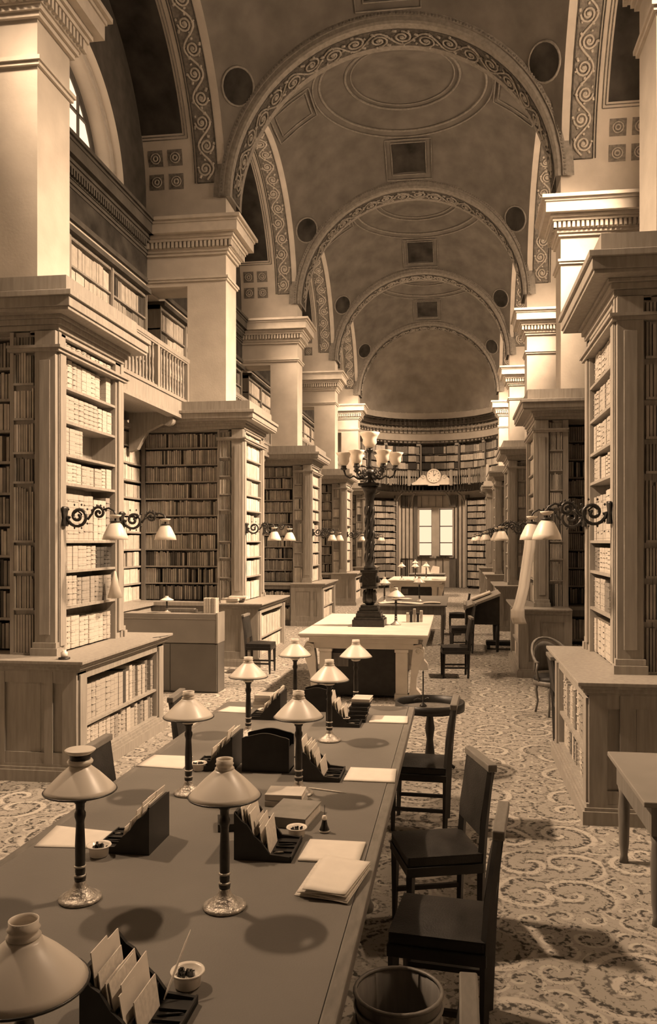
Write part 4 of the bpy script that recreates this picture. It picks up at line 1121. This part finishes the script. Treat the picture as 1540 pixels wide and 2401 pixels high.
for k, (x, rz) in enumerate(((-1.15, .5), (-.82, -.4))):      # folded sheets standing on the farthest table
    mb = MB(); mb.add([(-.2,0,0),(.2,0,0),(.16,.12,.26),(-.12,.12,.30)], [(0,1,2,3)]); o = mb.build('propped_sheet', M['paper'], solid=.004); o.location = (x, 31.5, .86); o.rotation_euler = (0, 0, rz)
    tag(o, ('left', 'right')[k]+' pale sheet propped up on the farthest dark table', 'paper')
for k in range(5):
    mb = MB(); mb.box(-.02, .02, -.05, .05, 0, .14+.03*(k % 3)); o = mb.build('bound_pamphlet', [BMS[0], M['ebony'], BMS[2], M['ebony'], BMS[1]][k]); o.location = (-.72+.05*k, 12.3+.02*k, .88); tag(o, 'small pamphlet, %s from the left in the row beside the candelabrum lamp' % ORD[k+1], 'pamphlet', 'pamphlets on the pale carved table')

# ---------------------------------------------------------------- candelabrum
cx0, cy0 = -1.24, 11.75
r = thing('candelabrum', 'tall dark bronze candelabrum with glass shades standing on the pale carved table', 'candelabrum', (cx0, cy0, .88))
mb = MB()
for z0, z1, w_ in ((0, .10, .23), (.10, .13, .21), (.13, .19, .18), (.19, .22, .165), (.22, .27, .14), (.27, .30, .12)): mb.box(-w_, w_, -w_, w_, z0, z1)
mb.build('stepped_plinth', M['bronze'], r, bevel=.006)
mb = MB().lathe([(.05,.30),(.085,.33),(.10,.40),(.095,.46),(.06,.50),(.05,.54)], n=20); 
for k in range(4):
    a = k*PI/2+PI/4; mb.lathe([(.02,0),(.028,.05),(.02,.12),(.026,.15),(.006,.19)], .10*math.cos(a), .10*math.sin(a), .33, 8)
mb.build('figure_urn', M['bronze'], r)
mb = MB(); mb.box(-.10, .10, -.10, .10, .56, .78); mb.box(-.12, .12, -.12, .12, .54, .57); mb.box(-.125, .125, -.125, .125, .77, .81)
for sx in (-1, 1): mb.lathe([(.03,0),(.035,.04),(.01,.10)], sx*.12, 0, .62, 8)
mb.build('pedestal', M['bronze'], r, bevel=.004)
mb = MB().lathe([(.085,.81),(.095,.84),(.07,.87),(.068,1.0),(.066,1.75),(.064,1.84),(.08,1.86),(.075,1.90),(.10,1.97),(.13,2.02)], n=24)
mb.build('column_shaft', M['bronze'], r)
mb = MB()
for k in range(5):
    zz = .92+.17*k
    for q in range(6):
        a = 2*PI*q/6+k*.5; mb.tube([(.069*math.cos(a), .069*math.sin(a), zz), (.076*math.cos(a+.3), .076*math.sin(a+.3), zz+.06), (.069*math.cos(a+.5), .069*math.sin(a+.5), zz+.13)], .006, 4)
mb.build('column_relief', M['bronze'], r)
mb = MB(); mb.box(-.15, .15, -.15, .15, 2.02, 2.06); mb.lathe([(.11,2.06),(.07,2.09),(.05,2.14),(.08,2.18),(.09,2.23),(.05,2.27)], n=18); mb.build('capital', M['bronze'], r)
for k in range(6):
    a = 2*PI*k/6+.12; c, q = math.cos(a), math.sin(a)
    pts = [(.04, 2.20), (.10, 2.14), (.17, 2.13), (.23, 2.17), (.29, 2.14), (.35, 2.18), (.375, 2.26)]
    arm = MB().tube([(p*c, p*q, z) for p, z in pts], [.022,.020,.017,.015,.014,.014,.016], 6)
    MB().tube([((.16+.05*math.cos(t*.6)*(1-t/14))*c, (.16+.05*math.cos(t*.6)*(1-t/14))*q, 2.22+.05*math.sin(t*.6)*(1-t/14)) for t in range(12)], .009, 4).build('arm_scroll', M['bronze'], r)
    ar = arm.build('arm', M['bronze'], r)
    MB().lathe([(.012,0),(.045,.015),(.05,.03),(.035,.045),(.04,.06),(.03,.075)], .375*c, .375*q, 2.25, 12).build('drip_pan', M['bronze'], ar)
    MB().lathe([(.034,0),(.058,.02),(.080,.06),(.078,.10),(.092,.15),(.118,.185)], .375*c, .375*q, 2.32, 18, cap=False).build('glass_shade', M['opal'], ar, solid=.003)
mb = MB().lathe([(.05,2.27),(.03,2.32),(.022,2.38),(.03,2.46),(.022,2.50),(.05,2.53),(.055,2.55),(.03,2.58)], n=14); mb.build('finial_stem', M['bronze'], r)
MB().lathe([(.035,2.57),(.07,2.60),(.105,2.65),(.10,2.70),(.12,2.75),(.15,2.80)], n=20, cap=False).build('top_glass_shade', M['opal'], r, solid=.003)

# ---------------------------------------------------------------- left plain desk cabinet and things on it
r = thing('desk_cabinet', 'plain painted cabinet desk with a raised back between the left bookcases', 'cabinet', (-3.94, 11.3, 0)); org = tuple(r.location)
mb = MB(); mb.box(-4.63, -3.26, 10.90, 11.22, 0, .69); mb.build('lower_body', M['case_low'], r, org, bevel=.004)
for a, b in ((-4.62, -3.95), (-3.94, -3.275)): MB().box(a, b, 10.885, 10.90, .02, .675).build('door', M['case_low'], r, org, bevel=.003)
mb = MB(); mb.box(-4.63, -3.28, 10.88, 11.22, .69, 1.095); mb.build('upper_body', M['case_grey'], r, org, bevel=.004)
mb = MB(); mb.box(-3.28, -3.255, 10.87, 11.22, .69, 1.11); mb.box(-4.63, -3.26, 10.872, 10.88, 1.02, 1.03); mb.build('pale_side_edge', M['wood'], r, org)
dup(lamp0, (-4.05, 11.35, 1.095-.30), 0, 'small opal lamp standing on the plain left desk cabinet')
o = [q for q in COL.objects if q.get('label', '') == 'small opal lamp standing on the plain left desk cabinet'][0]; o.scale = (.75, .75, .42); o.location = (-4.05, 11.05, 1.097)
MB_ = MB(); MB_.box(-.22, .22, -.06, .06, 0, .04); MB_.box(-.20, .20, -.05, .05, .04, .055); o = MB_.build('long_tray', M['wood_dark'], bevel=.004); o.location = (-3.86, 11.12, 1.095); tag(o, 'long dark tray on the plain left desk cabinet', 'tray')
for k in range(5):
    mb = unit_book(k % 3); o = mb.build('book', BMS[(0, 1, 0, 2, 0)[k]]); o.scale = (.034, .16, .21); o.location = (-3.50+.036*k, 11.0, 1.095); tag(o, 'pale bound book standing on the plain left desk, %s from the left' % ORD[k+1], 'book', 'five books on the left desk')
for k, (x, y, z, h, rz) in enumerate(((-3.80, 13.42, 1.062, .04, .2), (-3.76, 13.40, 1.103, .035, -.15), (-3.66, 13.45, 1.139, .03, .1))):
    flat_book(x, y, z, .30, .20, h, rz, 'pale book lying flat on the second left counter, %s from the bottom' % ORD[k+1], k % 2, 'books lying on the second left counter')

# ---------------------------------------------------------------- round tray table
r = thing('round_tray_table', 'round low table with a raised dark rim right of the reading table end', 'table', (-.235, 7.45, 0))
MB().lathe([(.001,.575),(.28,.575),(.30,.575),(.30,.60)], n=40, cap=False).build('tray_bottom', M['edge'], r)
MB().lathe([(.295,.57),(.315,.57),(.315,.645),(.295,.645),(.295,.57)], n=48, cap=False).build('raised_rim', M['ebony'], r)
MB().lathe([(.04,.57),(.03,.5),(.045,.4),(.03,.3),(.05,.12),(.02,.08)], n=16).build('pedestal', M['ebony'], r)
for k in range(3):
    a = 2*PI*k/3+.5; MB().tube([(0,0,.14),(.10*math.cos(a),.10*math.sin(a),.10),(.2*math.cos(a),.2*math.sin(a),.05),(.25*math.cos(a),.25*math.sin(a),.015)], [.03,.024,.018,.016], 6).build('foot', M['ebony'], r)
r = thing('pen_stand', 'small dark upright holder on the round rimmed table', 'holder', (-.30, 7.55, .577))
MB().lathe([(.035,0),(.03,.012),(.007,.03),(.006,.30),(.010,.31),(.004,.33)], n=12).build('stand', M['bronze'], r)
MB().tube([(0,0,.05),(.04,0,.08),(.06,0,.06)], .006, 5).tube([(0,0,.05),(-.05,0,.07),(-.09,0,.05)], .006, 5).build('hooks', M['bronze'], r)

# ---------------------------------------------------------------- right aisle: slanted desk, footstool, armchair, easel chair, side table
r = thing('slanted_desk', 'slant-topped reading desk with a pale top on dark legs in the right aisle', 'desk', (.50, 16.2, 0)); org = tuple(r.location)
def slope(x): return .80+(x-.15)*(1.07-.80)/.68
mb = MB(); vs = []
for y in (15.6, 16.9):
    for x in (.15, .84): vs += [(x, y, slope(x)), (x, y, slope(x)+.05)]
mb.add(vs, [(0,2,3,1), (4,5,7,6), (1,3,7,5), (0,4,6,2), (0,1,5,4), (2,6,7,3)]); mb.build('sloping_top', M['wood'], r, org, bevel=.004)
MB().prism([(.18, .52), (.82, .52), (.82, slope(.82)), (.18, slope(.18))], 'y', 15.66, 16.84).build('dark_body', M['ebony'], r, org)
MB().box(.15, .19, 15.58, 16.9, .80, .90).build('lower_lip', M['wood'], r, org)
for x in (.22, .78):
    for y in (15.70, 16.80): MB().lathe([(.024,0),(.03,.08),(.04,.3),(.042,.52)], x, y, 0, 8).build('leg', M['ebony'], r, org)
sheet('open_volume', [(.22, 16.9), (.78, 16.9), (.80, 17.2), (.24, 17.2)], 'large pale sheet propped on a table behind the slanted desk', 'paper', z=1.0, th=.01)
o = [q for q in COL.objects if q.name.startswith('open_volume')][0]; bpy.data.objects.remove(o)
flat_book(.50, 16.45, slope(.5)+.07, .40, .5, .03, 0, 'large pale atlas lying on the slanted desk', 0, 'atlas on the slanted desk'); 
[q for q in COL.objects if q.get('label', '') == 'large pale atlas lying on the slanted desk'][0].rotation_euler = (0, -math.atan(.27/.68), 0)
r = thing('footstool', 'long low dark footstool behind the slanted desk', 'footstool', (.88, 16.15, 0))
MB().box(-.30, .30, -.14, .14, .08, .16).build('cushion', M['hide'], r, bevel=.02)
for sx in (-1, 1): MB().box(sx*.25-.03, sx*.25+.03, -.10, .10, 0, .08).build('foot', M['ebony'], r)
def armchair(loc, rz, label):
    r = thing('armchair', label, 'chair', loc, rz, 'cane backed armchairs in the right aisle')
    MB().lathe([(.22,.40),(.235,.42),(.235,.45),(.21,.47),(.001,.48)], n=24, cap=False).build('seat', M['hide'], r)
    MB().lathe([(.238,.36),(.238,.42)], n=24).build('seat_frame', M['wood_dark'], r)
    for a in (.7, 2.44, 3.84, 5.58):
        c, q = math.cos(a)*.20, math.sin(a)*.20
        MB().tube([(c, q, .38), (c*1.10, q*1.10, .28), (c*.98, q*.98, .14), (c*1.12, q*1.12, 0)], [.025,.020,.014,.016], 6).build('leg', M['wood_dark'], r)
    arc = lambda t, rr_, z: (rr_*math.cos(t), rr_*math.sin(t), z)
    MB().tube([arc(-1.9+3.8*k/20, .25, .64+.26*max(0, math.cos((-1.9+3.8*k/20)*.9))) for k in range(21)], .018, 6).build('back_rail', M['wood_dark'], r)
    MB().surf(lambda u, v: arc(-.85+1.7*u, .235, .50+(.36*max(.2, math.cos((-.85+1.7*u)*.9)))*v), 12, 6).build('backrest', M['wood_mid'], r, solid=.015)
    for t in (-1.85, 1.85): MB().tube([arc(t, .22, .40), arc(t, .27, .55), arc(t, .25, .64)], .015, 6).build('arm_support', M['wood_dark'], r)
    return r
armchair((1.17, 10.15, 0), PI*.62, 'round-backed armchair between the right bookcases facing away from the camera')
ch = dup(ch0, (1.22, 8.62, 0), PI, 'dark chair seen edge-on beside the right foreground counter')
r = plain_table('small side table with turned legs at the lower right edge', 1.0, 1.9, 4.55, 5.62, .70, 'wood_dark', 'case_grey'); 
# cloth strip hanging from the lamp bracket and over the counter
def strip():
    path = [(1.16, 12.98, 2.26), (1.13, 12.90, 2.0), (1.08, 12.82, 1.7), (1.03, 12.72, 1.40), (.97, 12.62, 1.18), (.925, 12.56, 1.06), (.925, 12.54, .95), (.96, 12.55, .85)]
    mb = MB(); n = len(path)
    def f(u, v):
        t = v*(n-1); k = min(int(t), n-2); q = t-k; a, b = path[k], path[k+1]
        w_ = .17 if v < .7 else .21
        return (a[0]*(1-q)+b[0]*q+(u-.5)*w_, a[1]*(1-q)+b[1]*q+.012*math.sin(u*9)+.03*u, a[2]*(1-q)+b[2]*q)
    o = mb.surf(f, 6, 28).build('hanging_cloth', M['cloth'], solid=.003); tag(o, 'long white cloth strip hanging beside the second right bookcase', 'cloth')
strip()

# ---------------------------------------------------------------- scroll wall lamps on the bookcases (arm along local +x)
def make_sconce(label, loc, rz):
    r = thing('wall_lamp', label, 'wall lamp', loc, rz, 'gilt scroll wall lamps on the bookcases')
    MB().lathe([(.05,-.09),(.055,-.07),(.035,0),(.055,.07),(.05,.09)], .012, 0, 0, 10, sx=.35).build('backplate', M['bronze'], r)
    def spiral(cx, cz, R_, turns, sg, a0, n=26, k0=.92): return [(cx+R_*(1-k0*k/n)*math.cos(a0+sg*2*PI*turns*k/n), 0, cz+R_*(1-k0*k/n)*math.sin(a0+sg*2*PI*turns*k/n)) for k in range(n+1)]
    mb = MB(); mb.tube(spiral(.135, .0, .105, 1.7, 1, -PI), .015, 6)
    for k in range(10):
        a = k*2*PI/10; mb.lathe([(.002,-.012),(.010,0),(.002,.012)], .135+.112*math.cos(a), 0, .112*math.sin(a), 6)
    mb.tube([(.10,0,.03),(.135,0,.05),(.17,0,.02),(.15,0,-.02)], .009, 5)
    mb.build('large_scroll', M['bronze'], r)
    mb = MB(); mb.tube([(.23,0,-.03),(.26,0,.01),(.28,0,.03)], .012, 5); mb.tube(spiral(.335, .03, .062, 1.6, -1, PI), .013, 6)
    for k in range(6):
        a = .3+k*.5; mb.lathe([(.002,-.012),(.010,0),(.002,.012)], .335+.072*math.cos(a), 0, .03+.072*math.sin(a), 6)
    mb.build('small_scroll', M['bronze'], r)
    MB().tube([(.02,0,.0),(.06,0,-.01)], .012, 5).build('arm_root', M['bronze'], r)
    mb = MB(); mb.tube([(.38,0,.06),(.43,0,.075),(.48,0,.05),(.50,0,.01),(.495,0,-.04)], .010, 6)
    mb.build('arm', M['bronze'], r); MB().lathe([(.04,.0),(.055,.012),(.03,.02)], .495, 0, -.06, 12).build('shade_gallery', M['bronze'], r)
    MB().lathe([(.118,-.215),(.108,-.175),(.082,-.12),(.062,-.08),(.038,-.055)], .495, 0, 0, 22, cap=False).build('lamp_shade', M['opal'], r, solid=.003)
    MB().lathe([(.025,-.02),(.05,.0),(.055,.012),(.02,.012)], .495, 0, 0, 14).build('glass_cup', M['opal'], r)
    return r
sc0 = None
for i in range(0, 5):
    for s in (-1, 1):
        g = GEO[(s, i)]
        for e, yy in (('near', g['y0u']+.06), ('far', g['y1u']-.09)):
            lb = 'scroll wall lamp at the %s edge of the %s bookcase on the %s' % (e, NTH[i], SIDE[s])
            loc = (X(s, g['af']-.03), yy, 2.33); rz = 0 if s < 0 else PI
            if sc0 is None: sc0 = make_sconce(lb, loc, rz)
            else: dup(sc0, loc, rz, lb)
# small things on the foreground counters
r = thing('paper_cone', 'white paper cone leaning on a shelf of the left foreground bookcase', 'cone', (-3.50, 8.02, 1.515))
MB().lathe([(.075,0),(.012,.27),(.002,.28)], n=20).build('cone', M['paper'], r)
r = thing('inkstand', 'small white and dark inkstand at the left end of the left foreground counter', 'inkstand', (-3.42, 6.76, 1.062))
MB().lathe([(.05,0),(.05,.015),(.02,.02)], n=16).build('tray', M['bronze'], r); MB().lathe([(.028,.02),(.03,.06),(.018,.065),(.018,.08)], n=14).build('ink_pot', M['porcelain'], r)
pen(-3.22, 8.35, 1.062, .28, 1.2, 'dark ruler lying on the far end of the left foreground counter')
for o in list(COL.objects):
    if o.name.startswith('stationery_rack') and o.parent is None and not o.get('label'): o['label'] = 'black stationery rack'
so = stuff.build('shelved_books', BMS); so['kind'] = 'stuff'; tag(so, 'rows of leather-bound books filling all the farther bookcases and galleries', 'books')
print('INDIVIDUAL BOOKS', N_IND[0], 'stuff boxes', len(stuff.v)//8)
